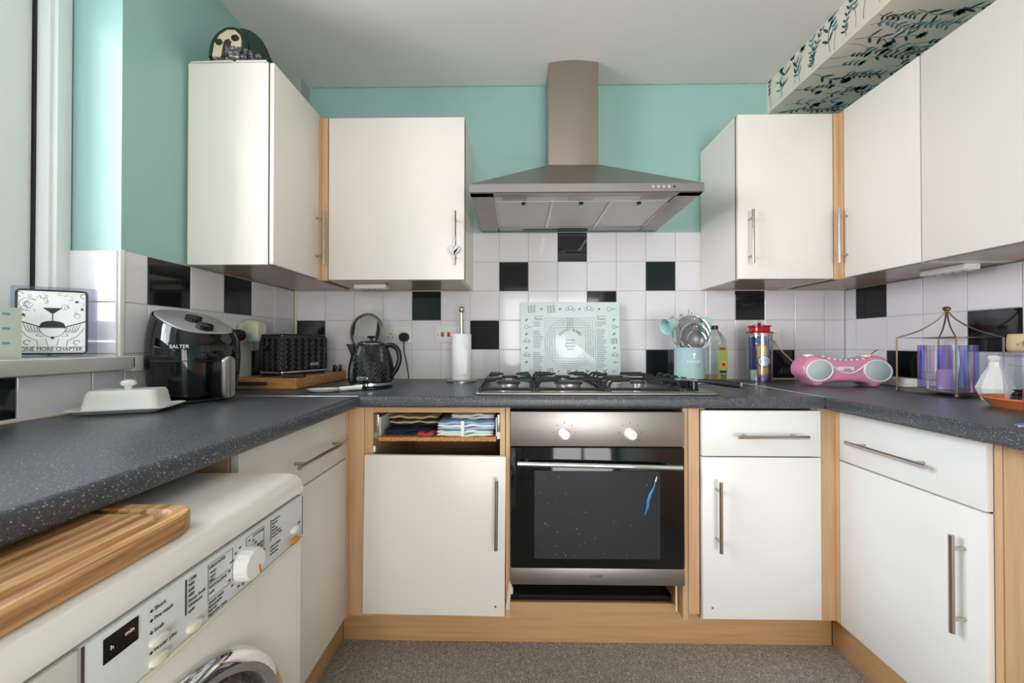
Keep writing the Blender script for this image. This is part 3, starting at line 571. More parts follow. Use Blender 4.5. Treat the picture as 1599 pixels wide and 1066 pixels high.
# glass pastry board leaning on the tiles
o = thing('pastry_board', 'pale mint glass pastry board printed with circles, leaning on the tiles', 'pastry board', (.268, 1.885, WZ + .006))
tilt = R(-.075, 'X')
W_, H_ = .505, .392
part(o, 'glass', [(mv(mv(prism(rrect(W_, H_, .008, 4, 0, H_ / 2), 0, .005, .001), R(PI / 2, 'X')), tilt), 'mint_glass')])
def brd(x, z): return tilt @ Vector((x, -.0054, z))
def ring2d(r, wdt, cx, cz, n=64):
    bm = bmesh.new(); a = [bm.verts.new(brd(cx + (r - wdt) * math.cos(t), cz + (r - wdt) * math.sin(t))) for t in [2 * PI * i / n for i in range(n)]]; b = [bm.verts.new(brd(cx + r * math.cos(t), cz + r * math.sin(t))) for t in [2 * PI * i / n for i in range(n)]]
    for i in range(n): bm.faces.new((a[i], a[(i + 1) % n], b[(i + 1) % n], b[i]))
    return bm
def bars2d(segs, wdt):
    bm = bmesh.new()
    for (x0, z0, x1, z1) in segs:
        d = Vector((x1 - x0, z1 - z0)); d.normalize(); p = Vector((-d.y, d.x)) * wdt / 2
        bm.faces.new([bm.verts.new(brd(x0 - p.x, z0 - p.y)), bm.verts.new(brd(x1 - p.x, z1 - p.y)), bm.verts.new(brd(x1 + p.x, z1 + p.y)), bm.verts.new(brd(x0 + p.x, z0 + p.y))])
    return bm
cz = .182
part(o, 'printed_circles', [(ring2d(r, .0010, 0, cz), 'ink_grey') for r in (.128, .117, .106, .095, .084)], False)
sq = []
for h_ in (.128, .116, .104, .092, .078): sq += [(-h_, cz - h_, h_, cz - h_), (h_, cz - h_, h_, cz + h_), (h_, cz + h_, -h_, cz + h_), (-h_, cz + h_, -h_, cz - h_)]
part(o, 'printed_squares', [(bars2d(sq, .0009), 'ink_grey')], False)
tx = []
FM = lambda x, z: tilt @ basis((x, -.0055, z), (1, 0, 0), (0, 0, 1))
for i, ch in enumerate('PASTRY BOARD'):
    a = 2.55 - i * (2.55 - .59) / 11; tx.append((text_bm(ch, .021, tilt @ basis((.055 * math.cos(a), -.0055, cz + .012 + .048 * math.sin(a)), (math.sin(a), 0, -math.cos(a)), (math.cos(a), 0, math.sin(a))), 'CENTER'), 'ink_grey'))
for k, wd in enumerate(('Sweet', 'pastry', 'dessert', 'tarts')): tx.append((text_bm(wd, .017, FM(0, cz + .010 - k * .0155), 'CENTER', sx=1.1), 'ink_grey'))
for k in range(5): tx.append((text_bm('%d" %d cm' % (12 - k, 30 - 3 * k), .009, FM(0, cz + .118 - k * .011), 'CENTER'), 'ink'))
for x in (-.160, .160): tx.append((text_bm('Pastry', .018, FM(x, .300), 'CENTER'), 'ink_grey')); tx.append((text_bm('Short Crust', .009, FM(x, .316), 'CENTER'), 'ink_grey'))
part(o, 'lettering', tx, False)
random.seed(4); segs = []
for sx in (-1, 1):
    for k in range(27):
        z = .288 - k * .0092
        if k in (3, 4, 15, 16) and sx < 0 or k == 3: continue
        w_ = random.uniform(.03, .052); segs.append((sx * .161 - .027, z, sx * .161 - .027 + w_, z))
rt = part(o, 'recipe_lines', [(bars2d(segs, .0022), 'ink_grey')], False); rt['kind'] = 'stuff'
dn = []
def doodle(x, z, k, s=.018):
    a = k * 1.3
    if k % 4 == 0: dn.append((ring2d(s * .6, .0018, x, z, 18), 'ink_grey')); dn.append((bars2d([(x + s * .5 * math.cos(a), z + s * .5 * math.sin(a), x + s * 1.7 * math.cos(a), z + s * 1.7 * math.sin(a))], .0025), 'ink_grey'))
    elif k % 4 == 1: dn.append((bars2d([(x - s, z + (j - 1.5) * s * .5 - .003, x + s, z + (j - 1.5) * s * .5 + .004) for j in range(4)] + [(x + (j - 1) * s * .8, z - s, x + (j - 1) * s * .8 - .004, z + s) for j in range(3)], .0018), 'ink_grey'))
    elif k % 4 == 2: dn.extend([(ring2d(s * .45, .0016, x - s * .6, z, 14), 'ink_grey'), (ring2d(s * .6, .0016, x + s * .1, z + s * .3, 14), 'ink_grey'), (ring2d(s * .42, .0016, x + s * .9, z - s * .1, 14), 'ink_grey')])
    else: dn.append((bars2d([(x - s * math.cos(a), z - s * math.sin(a), x + s * math.cos(a), z + s * math.sin(a)), (x - s * .6, z + s * .5, x + s * .4, z - s * .3)], .0034), 'ink_grey'))
for k, x in enumerate((-.195, -.145, -.095, -.05, 0, .05, .095, .15, .20)): doodle(x, .356, [1, 3, 1, 3, 2, 3, 2, 3, 0][k], .020 if k % 2 == 0 else .008)
for k, x in enumerate((-.20, -.155, -.10, -.06, -.01, .03, .085, .13, .175, .215)): doodle(x, .038, [0, 3, 1, 3, 3, 1, 3, 2, 3, 0][k], .016 if k % 2 == 0 else .007)
for k in range(7): doodle(-.222, .30 - k * .036, (3, 0, 3, 2, 3, 2, 3)[k], (.009, .016)[k % 2]); doodle(.224, .30 - k * .036, (3, 0, 3, 1, 3, 2, 0)[k], (.009, .015)[k % 2])
for d1 in dn: part(o, 'printed_drawing', [d1], False)

# ------------------------------------------------------------------ washing machine
o = thing('washing_machine', 'white front-loading washing machine under the left worktop', 'washing machine', (-.73, .429, 0), world=True)
mx, my0, my1 = -.42, .129, .729
part(o, 'cabinet', [(bx(-1.03, mx - .004, my0 + .002, my1 - .002, .02, .732, .006), 'white_enamel'), (bx(-1.03, mx - .004, my0 + .002, my1 - .002, .736, .818, .004), 'white_enamel')])
for (x, y) in ((-.95, .2), (-.95, .66), (-.5, .2), (-.5, .66)): part(o, 'foot', [(cyl((x, y, 0), (x, y, .025), .025), 'rubber')])
lp = [(-1.03, .8225), (mx - .006, .8225), (mx - .001, .8265), (mx, .834), (mx - .004, .848), (mx - .014, .857), (mx - .030, .8605), (-1.03, .8605)]
part(o, 'lid', [(mv(prism(lp, my0, my1, .006, 3), Matrix(((1, 0, 0, 0), (0, 0, 1, 0), (0, 1, 0, 0), (0, 0, 0, 1)))), 'white_enamel')])
pf = mx - .002
PB = lambda y, z, d=0: basis((pf + .0006 + d, y, z), (0, 1, 0), (0, 0, 1))
cpn = part(o, 'control_panel', [(bx(mx - .02, pf, .356, my1 - .003, .7385, .8195, .002), 'panel_grey'), (bx(pf - .001, pf + .0004, .3555, .3575, .7385, .8195), 'seam_dark'), (bx(pf - .001, pf + .0005, .7245, .7252, .742, .816), 'ink')])
part(o, 'detergent_drawer', [(bx(mx - .02, pf, my0 + .004, .353, .7385, .8195, .002), 'white_enamel')])
part(o, 'lower_strip', [(bx(mx - .02, mx + .0005, my0 + .003, my1 - .003, .7325, .7375, .001), 'button_cream')])
part(cpn, 'display', [(bx(pf - .002, pf + .0008, .374, .409, .7865, .8125, .0004), 'black_gloss'), (text_bm('h', .0072, PB(.380, .797, .0004)), 'white_print'), (text_bm('min', .0066, PB(.3945, .8005, .0004)), 'white_print')], False)
for (y, z, cl) in ((.432, .7685, 'button_cream'), (.432, .7455, 'button_cream'), (.480, .7475, 'button_cream'), (.697, .764, 'white_plastic'), (.699, .744, 'orange_plastic')):
    part(cpn, 'button', [(mv(lathe([(.009, -.002), (.0085, .004), (.006, .0058), (.001, .006)], 24), T(pf, y, z) @ R(PI / 2, 'Y') @ Matrix.Diagonal((.72, 1.25, 1, 1))), cl)], label={'orange_plastic': 'orange oval button', 'white_plastic': 'white oval button', 'button_cream': 'cream oval button'}[cl])
part(cpn, 'dial', [(mv(ring_mesh([[(r * (1 + (.03 if (i // 2) % 2 else 0) * q_) * math.cos(2 * PI * i / 72), r * (1 + (.03 if (i // 2) % 2 else 0) * q_) * math.sin(2 * PI * i / 72), z) for i in range(72)] for r, z, q_ in ((.0235, -.001, 1), (.0225, .016, 1), (.0205, .0185, 0), (.004, .019, 0))]), T(pf, .570, .7755) @ R(PI / 2, 'Y')), 'white_plastic'), (mv(bx(-.0016, .0016, -.0065, .0065, 0, .0006), T(pf + .0189, .578, .764) @ R(PI / 2, 'Y') @ R(PI / 2 + .25, 'Z')), 'orange_plastic')])
L_ = []
def wt(s_, size, y, z, al='LEFT', sp=1.0): L_.append((text_bm(s_, size, PB(y, z), al, sx=.92 * sp), 'panel_ink'))
for k, (s_, z) in enumerate((('Short', .8045), ('Pre-wash', .7935), ('Soak', .7795), ('Water plus', .7565))):
    wt(s_, .0068, .427, z); L_.append((mv(lathe([(.0017, 0), (.0017, .0003)], 12), PB(.4235, z + .002)), 'ink'))
for k, s_ in enumerate(('1300', '900', '600', '400', 'Rinse hold', 'Without', 'spin')): wt(s_, .0066, .4715, .8085 - k * .0066)
L_.append((bx(pf, pf + .0005, .4675, .4695, .769, .814), 'ink'))
def box2(y0, y1, z0, z1):
    t = .0005
    for (a, b, c, d) in ((y0, y1, z0, z0 + t), (y0, y1, z1 - t, z1), (y0, y0 + t, z0, z1), (y1 - t, y1, z0, z1)): L_.append((bx(pf, pf + .0005, a, b, c, d), 'ink_grey'))
box2(.502, .546, .7635, .8125); box2(.573, .614, .777, .8125); L_.append((bx(pf, pf + .0005, .502, .546, .785, .7855), 'ink_grey'))
wt('DELICATES', .0062, .5035, .8055); wt('easy-', .0058, .505, .7985); wt('care', .0058, .505, .7925); wt('Silks', .0062, .5035, .7868); wt('WOOLLENS', .0062, .5035, .7782); wt('cold', .0055, .5035, .7712)
wt('COTTONS', .0056, .6125, .8062, 'RIGHT'); wt('QUICK', .005, .612, .7865, 'RIGHT'); wt('MIXED', .005, .612, .781, 'RIGHT'); wt('Drain/Spin', .005, .597, .7715)
for k, s_ in enumerate(('Quick wash', 'Automatic', 'Starch', 'Separate rinse')): wt(s_, .0062, .502, .7575 - k * .0055)
for k, (s_, a) in enumerate((('95', 1.25), ('75', .95), ('60', .68), ('40', .4), ('40', 1.9), ('30', 2.2), ('cold', 2.55), ('30', 2.95), ('40', 3.4), ('30', 3.8), ('40', 4.3), ('30', 4.6))): wt(s_, .0052, .570 + .0315 * math.cos(a), .7745 + .0305 * math.sin(a), 'CENTER')
for k, s_ in enumerate(('Soak / Pre-wash', 'Main wash', 'Rinses', 'Rinse hold', 'Drain / Final spin', 'Anti-crease / Finish')): wt(s_, .0046, .6335, .8085 - k * .0055, sp=.8)
L_.append((bx(pf, pf + .0005, .6305, .6317, .777, .8135), 'ink'))
for k, s_ in enumerate(('Excess detergent', 'Check drain', 'Check inlet')): wt(s_, .0046, .6335, .7655 - k * .0062, sp=.8); L_.append((mv(bx(-.0013, .0013, -.0013, .0013, 0, .0003), PB(.631, .7668 - k * .0062)), 'ink'))
wt('I/O', .006, .709, .769)
part(cpn, 'lettering', L_, False)
dy, dz = .4286, .4703
rgm = T(mx - .004, dy, dz) @ R(PI / 2, 'Y')
pd = part(o, 'porthole_ring', [(mv(lathe([(.229, -.001), (.229, .006), (.222, .016), (.210, .021), (.199, .018), (.194, .010), (.192, -.001)], 72, cap0=False, cap1=False), rgm), 'chrome')])
part(o, 'porthole_glass', [(mv(lathe([(.193, .004), (.17, .012), (.10, .018), (.001, .02)], 72, cap0=False), rgm), 'porthole')])

# chopping board with a juice groove on top of the machine
o = thing('chopping_board', 'acacia chopping board with a juice groove, on the washing machine', 'chopping board', (-.56, .325, .8615))
w_, d_ = .236, .40
out = rrect(w_, d_, .045, 8); i1 = rrect(w_ - .034, d_ - .034, .032, 8); i2 = rrect(w_ - .066, d_ - .066, .022, 8)
part(o, 'slab', [(ring_mesh([[(x, y, z) for x, y in p] for p, z in ((rrect(w_ - .006, d_ - .006, .043, 8), 0), (out, .004), (out, .0215), (rrect(w_ - .005, d_ - .005, .043, 8), .0245), (i1, .0245), (rrect(w_ - .044, d_ - .044, .03, 8), .0185), (rrect(w_ - .056, d_ - .056, .026, 8), .0185), (i2, .0245))]), 'acacia')])

# ------------------------------------------------------------------ things on the left worktop and sill
Z = WZ + .0003
o = thing('butter_dish', 'white ceramic butter dish with a lid', 'butter dish', (-1.052, .990, Z), rz=.36)
part(o, 'dish', [(ring_mesh([[(x, y, z) for x, y in rrect(a, b, r_, 5)] for a, b, r_, z in ((.15, .08, .012, 0), (.165, .095, .014, .003), (.208, .132, .016, .013), (.208, .132, .016, .0155), (.16, .09, .012, .008))]), 'ceramic')])
ld = part(o, 'lid', [(ring_mesh([[(x, y, z) for x, y in rrect(a, b, r_, 6)] for a, b, r_, z in ((.158, .094, .014, .009), (.157, .093, .014, .012), (.146, .082, .016, .052), (.138, .074, .016, .0605), (.10, .04, .01, .062))]), 'ceramic')])
part(ld, 'knob', [(mv(lathe([(.008, 0), (.008, .006), (.015, .010), (.0165, .016), (.013, .022), (.004, .0245)], 28, (0, 0, .0615)), Matrix.Identity(4)), 'ceramic')])

# air fryer: rounded black body, grey sloping top with two dials, basket with a silver handle
o = thing('air_fryer', 'glossy black air fryer with two dials on its sloping top', 'air fryer', (-1.052, 1.195, Z), rz=-.30)
def fryer_ring(s, z, slope=0.0, n=56):
    r = []
    for i in range(n):
        a = 2 * PI * i / n; c, sn = math.cos(a), math.sin(a); e = 2 / 2.9
        x = math.copysign(abs(c) ** e, c) * .104 * s; y = math.copysign(abs(sn) ** e, sn) * .104 * s
        r.append((x, y, z - slope * (x + .104)))
    return r
prof = [(.86, .010), (.95, .02), (1.02, .07), (1.05, .14), (1.04, .20), (.99, .25), (.94, .285)]
part(o, 'body', [(ring_mesh([fryer_ring(s, z, .42 * max(0, (z - .14) / .145) ** 1.4) for s, z in prof] + [fryer_ring(.90, .296, .42)]), 'black_gloss')])
part(o, 'base', [(ring_mesh([fryer_ring(.80, .0), fryer_ring(.84, .004), fryer_ring(.84, .012)]), 'black_plastic')])
tp = part(o, 'top_panel', [(ring_mesh([fryer_ring(.86, .2955, .42), fryer_ring(.84, .3005, .42), fryer_ring(.70, .3015, .42)]), 'grey_plastic')])
for x, y in ((.0, -.005), (.064, -.012)):
    zz = .3015 - .42 * (x + .104)
    part(tp, 'dial', [(mv(ring_mesh([[(r * (1 + (.05 if i % 2 else 0)) * math.cos(2 * PI * i / 48), r * (1 + (.05 if i % 2 else 0)) * math.sin(2 * PI * i / 48), z) for i in range(48)] for r, z in ((.0215, 0), (.0205, .014), (.016, .0165))]), T(x, y, zz) @ R(.40, 'Y')), 'black_satin')])
part(o, 'basket_seam', [(ring_mesh([fryer_ring(1.0535, .130), fryer_ring(1.056, .1312), fryer_ring(1.0535, .1325)], cap0=False, cap1=False), 'rubber')])
part(o, 'lettering', [(text_bm('SALTER', .0145, basis((.0845, -.0925, .170), (.8, .6, 0), (-.03, .04, 1)), 'CENTER'), 'white_print')], False)
hd = part(o, 'handle', [(ring_mesh([[(x, y, z) for y, z in rrect(.034, .13, .016, 5, 0, .078)] for x in (.098, .150)]), 'black_satin')])
part(hd, 'handle_cover', [(ring_mesh([[(x, y, z) for y, z in rrect(a, b, .016, 5, 0, .078)] for x, a, b in ((.150, .036, .132), (.158, .036, .132), (.163, .030, .124))]), 'steel')], label='silver handle cover')

# printed acrylic sign and a card on the sill
SZ = WZ0 + .0375
p0, p1 = Vector((-1.303, .943, 0)), Vector((-1.184, 1.010, 0)); dv = (p1 - p0); wd = dv.length; ang = math.atan2(dv.y, dv.x)
o = thing('acrylic_sign', 'clear acrylic sign reading ONE MORE CHAPTER on the window sill', 'sign', ((p0.x + p1.x) / 2, (p0.y + p1.y) / 2, SZ), rz=ang)
part(o, 'sheet', [(mv(prism(rrect(wd + .022, .188, .006, 4, .004, .094), 0, .003), R(PI / 2, 'X')), 'acrylic')], False)
part(o, 'foot', [(bx(-.05, .05, -.022, .02, 0, .004, .001), 'clear_plastic')])
part(o, 'backing', [(mv(prism(rrect(wd - .004, .172, .008, 4, 0, .094), 0, .0006), T(0, -.0036, 0) @ R(PI / 2, 'X')), 'white_print')], False)
def sg(x, z): return (x, -.0045, z)
def sbar(segs, w):
    bm = bmesh.new()
    for (x0, z0, x1, z1) in segs:
        d = Vector((x1 - x0, z1 - z0)).normalized(); p = Vector((-d.y, d.x)) * w / 2
        bm.faces.new([bm.verts.new(sg(x0 - p.x, z0 - p.y)), bm.verts.new(sg(x1 - p.x, z1 - p.y)), bm.verts.new(sg(x1 + p.x, z1 + p.y)), bm.verts.new(sg(x0 + p.x, z0 + p.y))])
    return bm
def sline(pts, w): return sbar([(a[0], a[1], b[0], b[1]) for a, b in zip(pts, pts[1:])], w)
def scirc(x, z, r, a0=0, a1=2 * PI, n=14): return [(x + r * math.cos(a0 + (a1 - a0) * i / n), z + r * math.sin(a0 + (a1 - a0) * i / n)) for i in range(n + 1)]
def sstar(x, z, r):
    bm = bmesh.new(); bm.faces.new([bm.verts.new(sg(x + (r if i % 2 == 0 else r * .42) * math.sin(i * PI / 5), z + (r if i % 2 == 0 else r * .42) * math.cos(i * PI / 5))) for i in range(10)]); return bm
hw = wd / 2 - .004
fr = rrect(2 * hw, .168, .007, 4, 0, .094); D_ = [(sline(fr + [fr[0]], .0052), 'ink')]
D_.append((sline([(-hw, .028), (hw, .028)], .0008), 'ink')); D_.append((sline([(-hw + .004, .016), (hw - .004, .016)], .0008), 'ink'))
D_ += [(sline([(-hw, .098), (-.020, .080)], .0026), 'ink'), (sline([(hw, .098), (.020, .080)], .0026), 'ink')]
bm = bmesh.new(); bm.faces.new([bm.verts.new(sg(x, z)) for x, z in ((-.018, .132), (.018, .132), (.002, .117), (-.002, .117))]); D_.append((bm, 'ink'))
D_.append((sline([(0, .118), (0, .098)], .002), 'ink'))
bm = bmesh.new(); bm.faces.new([bm.verts.new(sg(x, z)) for x, z in [(-.023, .080), (.023, .080)] + [(.023 * math.cos(a), .086 + .012 * math.sin(a)) for a in (0, .5, 1.0, 1.57, 2.1, 2.6, PI)]]); D_.append((bm, 'ink'))
D_ += [(sline(scirc(0, .078, .024, PI, 2 * PI), .001), 'ink'), (sline([(-.027, .079), (.027, .079)], .0012), 'ink'), (sstar(0, .052, .0055), 'ink')]
for (x, z, r) in ((-.052, .112, .0055), (.045, .150, .0052), (.055, .130, .0048)): D_.append((sstar(x, z, r), 'ink'))
D_ += [(sline(scirc(-.043, .140, .017, .6, 4.9), .0009), 'ink'), (sline(scirc(-.037, .141, .012, .9, 4.6), .0009), 'ink')]
random.seed(9)
for k in range(26):
    x, z = random.uniform(-hw + .008, hw - .008), random.uniform(.104, .172)
    if abs(x) < .022 and z < .136: continue
    D_.append((sline(scirc(x, z, random.uniform(.003, .008), random.uniform(0, 6), random.uniform(6.5, 11)), .0007), 'ink_grey'))
for s in (-1, 1):
    for k in range(5): D_.append((sline([(s * (.052 - k * .006), .089 - k * .002), (s * (.046 - k * .005), .072), (s * (.040 - k * .005), .066)], .0011), 'ink'))
    D_ += [(sline([(s * .060, .080), (s * .046, .056), (s * .028, .044), (s * .026, .030)], .001), 'ink'), (sline([(s * .024, .064), (s * .030, .058), (s * .018, .056)], .001), 'ink'), (sline(scirc(s * .045, .040, .006, 0, 5), .0013), 'ink'), (sline(scirc(s * .058, .166, .006, 0, 5), .0013), 'ink'), (sline([(s * .012, .050), (s * .008, .030)], .0009), 'ink')]
part(o, 'printed_drawing', D_, False)
part(o, 'lettering', [(text_bm('ONE MORE CHAPTER', .0135, basis((0, -.0046, .0178), (1, 0, 0), (0, 0, 1)), 'CENTER', sx=.86), 'ink')], False)
o = thing('greeting_card', 'sage green card at the left edge of the photo on the sill', 'card', (-1.213, .835, SZ), rz=1.05)
part(o, 'cover', [(bx(-.045, .045, -.0008, .0008, 0, .122), 'sage_card')], False); part(o, 'back_leaf', [(mv(bx(-.045, .045, -.0008, .0008, 0, .122), T(0, .012, 0) @ R(-.16, 'X')), 'sage_card')], False)
part(o, 'printed_marks', [(bx(-.035 + (k % 3) * .026, -.024 + (k % 3) * .026, -.0014, -.0008, .012 + k * .0115, .017 + k * .0115), 'teal_print') for k in range(9)], False)

# sockets on the left wall with a plug-in air freshener
def socket(name, label, loc, mtx_r, w, h=.086, parts=(), cat='socket'):
    o = thing(name, label, cat, loc); o.rotation_euler = (0, 0, mtx_r)     # local: face towards -y
    part(o, 'plate', [(mv(prism(rrect(w, h, .005, 4), 0, .009, .0015), R(PI / 2, 'X')), 'white_plastic')])
    return o
def pin_holes(o, x, z):
    part(o, 'socket_holes', [(bx(x - .002, x + .002, -.0096, -.0085, z + .008, z + .0165), 'ink'), (bx(x - .0145, x - .0075, -.0096, -.0085, z - .008, z - .0038), 'ink'), (bx(x + .0075, x + .0145, -.0096, -.0085, z - .008, z - .0038), 'ink')], False)
def rocker(o, x, z, m_='white_plastic'): part(o, 'switch', [(mv(bx(-.006, .006, -.003, .003, -.009, .009, .001), T(x, -.0105, z) @ R(.16, 'X')), m_)])
def plug(label, loc, rz, m_, cord, name='plug'):
    o = thing(name, label, 'plug', loc, rz=rz)
    part(o, 'body', [(mv(ring_mesh([[(x, y, z) for x, y in rrect(a, b, r_, 6)] for a, b, r_, z in ((.052, .048, .0235, 0), (.052, .048, .0235, .020), (.042, .040, .0195, .030))]), R(PI / 2, 'X')), m_)])
    if cord: part(o, 'cord', [(tube(smooth_path(cord), .0034, 8), m_ if m_ != 'white_plastic' else 'cord_cream')])
    return o
o = socket('double_socket', 'cream double socket on the left wall behind the air fryer', (XL + .0003, 1.530, 1.165), PI / 2, .146)
rocker(o, -.02, .022); rocker(o, .02, .022); pin_holes(o, -.036, -.006)
plug('black plug in the left wall socket beside the air freshener', (XL + .0095, 1.508, 1.150), PI / 2, 'black_plastic', [(0, -.015, -.02), (0, -.018, -.08), (.0, -.012, -.16), (-.05, -.012, -.211)])
o = thing('air_freshener', 'cream plug-in air freshener with an aqua refill on the left wall', 'air freshener', (XL + .010, 1.588, 1.168), rz=PI / 2)
part(o, 'housing', [(mv(ring_mesh([[(x, y, z) for x, y in rrect(a, b, r_, 6, 0, yo)] for a, b, r_, z, yo in ((.060, .092, .012, 0, .004), (.066, .098, .018, .02, .004), (.064, .096, .022, .044, .002), (.050, .080, .02, .056, 0))]), R(PI / 2, 'X')), 'cream_plastic')])
part(o, 'refill', [(bx(-.0345, -.018, -.036, -.014, -.046, -.006, .004), 'aqua_gel')])
for k in range(3): part(o, 'vent', [(mv(lathe([(.0055, 0), (.0055, .0015)], 20), T(-.016 + k * .016, -.0545 + abs(k - 1) * .003, -.022) @ R(PI / 2, 'X') @ Matrix.Diagonal((.9, 1.5, 1, 1))), 'ink')])

# butcher block with toaster, knife and clip
BT = Z + .045
single('butcher_block', 'thick oak butcher block board under the toaster', 'chopping board', [(bx(-.1365, .1365, -.215, .215, 0, .0445, .005, 3), 'oak_block'), (bx(-.10, .02, -.2165, -.2145, .016, .030, .004), 'ornament_brown')], loc=(-1.0225, 1.690, Z))
Cn = Vector((-.985, 1.535)); fd = Vector((.33, .944)); sd = Vector((-.944, .33)); tl, tw, thh = .250, .150, .180
o = thing('toaster', 'black toaster with an embossed herringbone pattern, on the butcher block', 'toaster', (Cn.x + fd.x * tl / 2 + sd.x * tw / 2, Cn.y + fd.y * tl / 2 + sd.y * tw / 2, BT), rz=math.atan2(fd.y, fd.x))
def herring(s, z, cw, rh, amp):
    c = math.floor(s / cw); f_ = s / cw - c; dr2 = 1 if c % 2 else -1
    ph = z / rh + dr2 * (f_ - .5) * 1.9
    return amp * (.5 + .5 * math.cos(2 * PI * ph)) ** .8
per = []
pp = rrect(tl - .012, tw - .012, .022, 8)
for a, b in zip(pp, pp[1:] + pp[:1]):
    L2 = math.hypot(b[0] - a[0], b[1] - a[1]); n = max(1, int(L2 / .0016))
    for i in range(n): per.append((a[0] + (b[0] - a[0]) * i / n, a[1] + (b[1] - a[1]) * i / n))
acc = 0; ss = [0]
for a, b in zip(per, per[1:]): acc += math.hypot(b[0] - a[0], b[1] - a[1]); ss.append(acc)
nrm = []
for i in range(len(per)):
    a, b = per[i - 1], per[(i + 1) % len(per)]; d = Vector((b[0] - a[0], b[1] - a[1])).normalized(); nrm.append((d.y, -d.x))
rings = []
for k in range(70):
    z = .020 + (thh - .024) * k / 69; e = 0 if 1 < k < 66 else 1
    rings.append([(per[i][0] + nrm[i][0] * (.001 + (0 if e else herring(ss[i], z, .0170, .0210, .0058))), per[i][1] + nrm[i][1] * (.001 + (0 if e else herring(ss[i], z, .0170, .0210, .0058))), z) for i in range(len(per))])
rings.append([(x * .97, y * .95, thh) for x, y in per])
part(o, 'body', [(ring_mesh(rings), 'black_satin')], angle=75)
part(o, 'base', [(prism(rrect(tl - .02, tw - .02, .02, 6), 0, .012), 'black_plastic'), (prism(rrect(tl - .006, tw - .006, .022, 6), .012, .0195, .002), 'chrome')])
for y in (-.028, .028): part(o, 'slot', [(bx(-.085, .085, y - .011, y + .011, thh - .002, thh + .0012), 'dark_void')])
part(o, 'badge', [(mv(prism(rrect(.044, .013, .004, 4), 0, .002, .0005), T(.035, -tw / 2 - .001, .046) @ R(PI / 2, 'X')), 'chrome'), (text_bm("De'Longhi", .0075, basis((.035, -tw / 2 - .0033, .0437), (1, 0, 0), (0, 0, 1)), 'CENTER'), 'ink')], False)
part(o, 'lever', [(bx(-tl / 2 - .018, -tl / 2 + .004, -.012, .012, .12, .132, .003), 'black_plastic')])
o = thing('kitchen_knife', 'kitchen knife with a dark handle lying on the butcher block', 'knife', (-.955, 1.500, BT + .0003), rz=.08)
part(o, 'blade', [(prism([(-.115, .002), (-.10, -.008), (.0, -.010), (.0, .008), (-.08, .008)], .003, .0045), 'steel')], False)
part(o, 'handle', [(bx(0, .085, -.010, .009, 0, .012, .004), 'ornament_brown')])
bm = [(lathe([(.022, 0), (.022, .012), (.018, .016)], 20), 'black_plastic')]
for k in range(6):
    a = 2 * PI * k / 6; bm.append((cyl((.017 * math.cos(a), .017 * math.sin(a), .012), (.020 * math.cos(a + .4), .020 * math.sin(a + .4), .034), .0042, .0018, 8), 'black_plastic'))
single('claw_clip', 'small black spiky clip at the far end of the butcher block', 'clip', bm, loc=(-.908, 1.858, BT + .0003))
o = thing('spoon_rest', 'white ceramic spoon rest in front of the kettle', 'spoon rest', (-.735, 1.405, Z), rz=.18)
part(o, 'bowl', [(mv(lathe([(.026, 0), (.040, .004), (.048, .012), (.0455, .012), (.036, .006), (.001, .004)], 36, cap1=False), Matrix.Diagonal((1.35, .8, 1, 1))), 'ceramic')])
part(o, 'handle', [(tube([(.055, 0, .010), (.09, 0, .013), (.135, 0, .016)], [.009, .008, .010], 10), 'ceramic')])

# kettle with a herringbone relief, on its base
o = thing('kettle', 'black kettle with an embossed herringbone pattern', 'kettle', (-.612, 1.548, Z), rz=0)
part(o, 'power_base', [(lathe([(.080, 0), (.084, .003), (.084, .009), (.080, .012)], 48), 'black_plastic')])
part(o, 'foot_band', [(lathe([(.081, .0125), (.0865, .014), (.0865, .024), (.083, .026)], 56), 'chrome')])
kp = [(.085, .026), (.0865, .05), (.085, .08), (.080, .11), (.072, .14), (.062, .165), (.054, .182)]
def kr(z):
    for (r0, z0), (r1, z1) in zip(kp, kp[1:]):
        if z <= z1: t = (z - z0) / (z1 - z0); return r0 + (r1 - r0) * t
    return kp[-1][0]
rings = []; NT = 260
for k in range(96):
    z = .026 + .156 * k / 95; on = 2 < k < 92
    rings.append([((kr(z) + (herring(i / NT * .52, z, .0217, .0190, .0050) if on else 0)) * math.cos(2 * PI * i / NT), (kr(z) + (herring(i / NT * .52, z, .0217, .0190, .0050) if on else 0)) * math.sin(2 * PI * i / NT), z) for i in range(NT)])
part(o, 'body', [(ring_mesh(rings), 'black_satin')], angle=75)
ld = part(o, 'lid', [(lathe([(.054, .182), (.053, .188), (.040, .194), (.012, .196)], 40), 'black_satin'), (lathe([(.0555, .180), (.0565, .183), (.0545, .185)], 40, cap0=False, cap1=False), 'chrome')])
part(ld, 'knob', [(lathe([(.006, .195), (.006, .205), (.017, .208), (.018, .213), (.012, .216)], 24), 'black_gloss')])
part(o, 'spout', [(ring_mesh([[(cx + rx * math.cos(2 * PI * i / 16), ry * math.sin(2 * PI * i / 16), z) for i in range(16)] for cx, rx, ry, z in ((-.066, .012, .020, .105), (-.072, .014, .020, .140), (-.080, .016, .018, .165), (-.090, .017, .014, .182), (-.0915, .014, .011, .182))]), 'black_satin')])
part(o, 'handle', [(tube(smooth_path([(.052, 0, .170), (.080, 0, .178), (.108, 0, .162), (.118, 0, .125), (.108, 0, .085), (.088, 0, .055), (.080, 0, .050)]), [.0105] * 37, 12), 'black_plastic')])
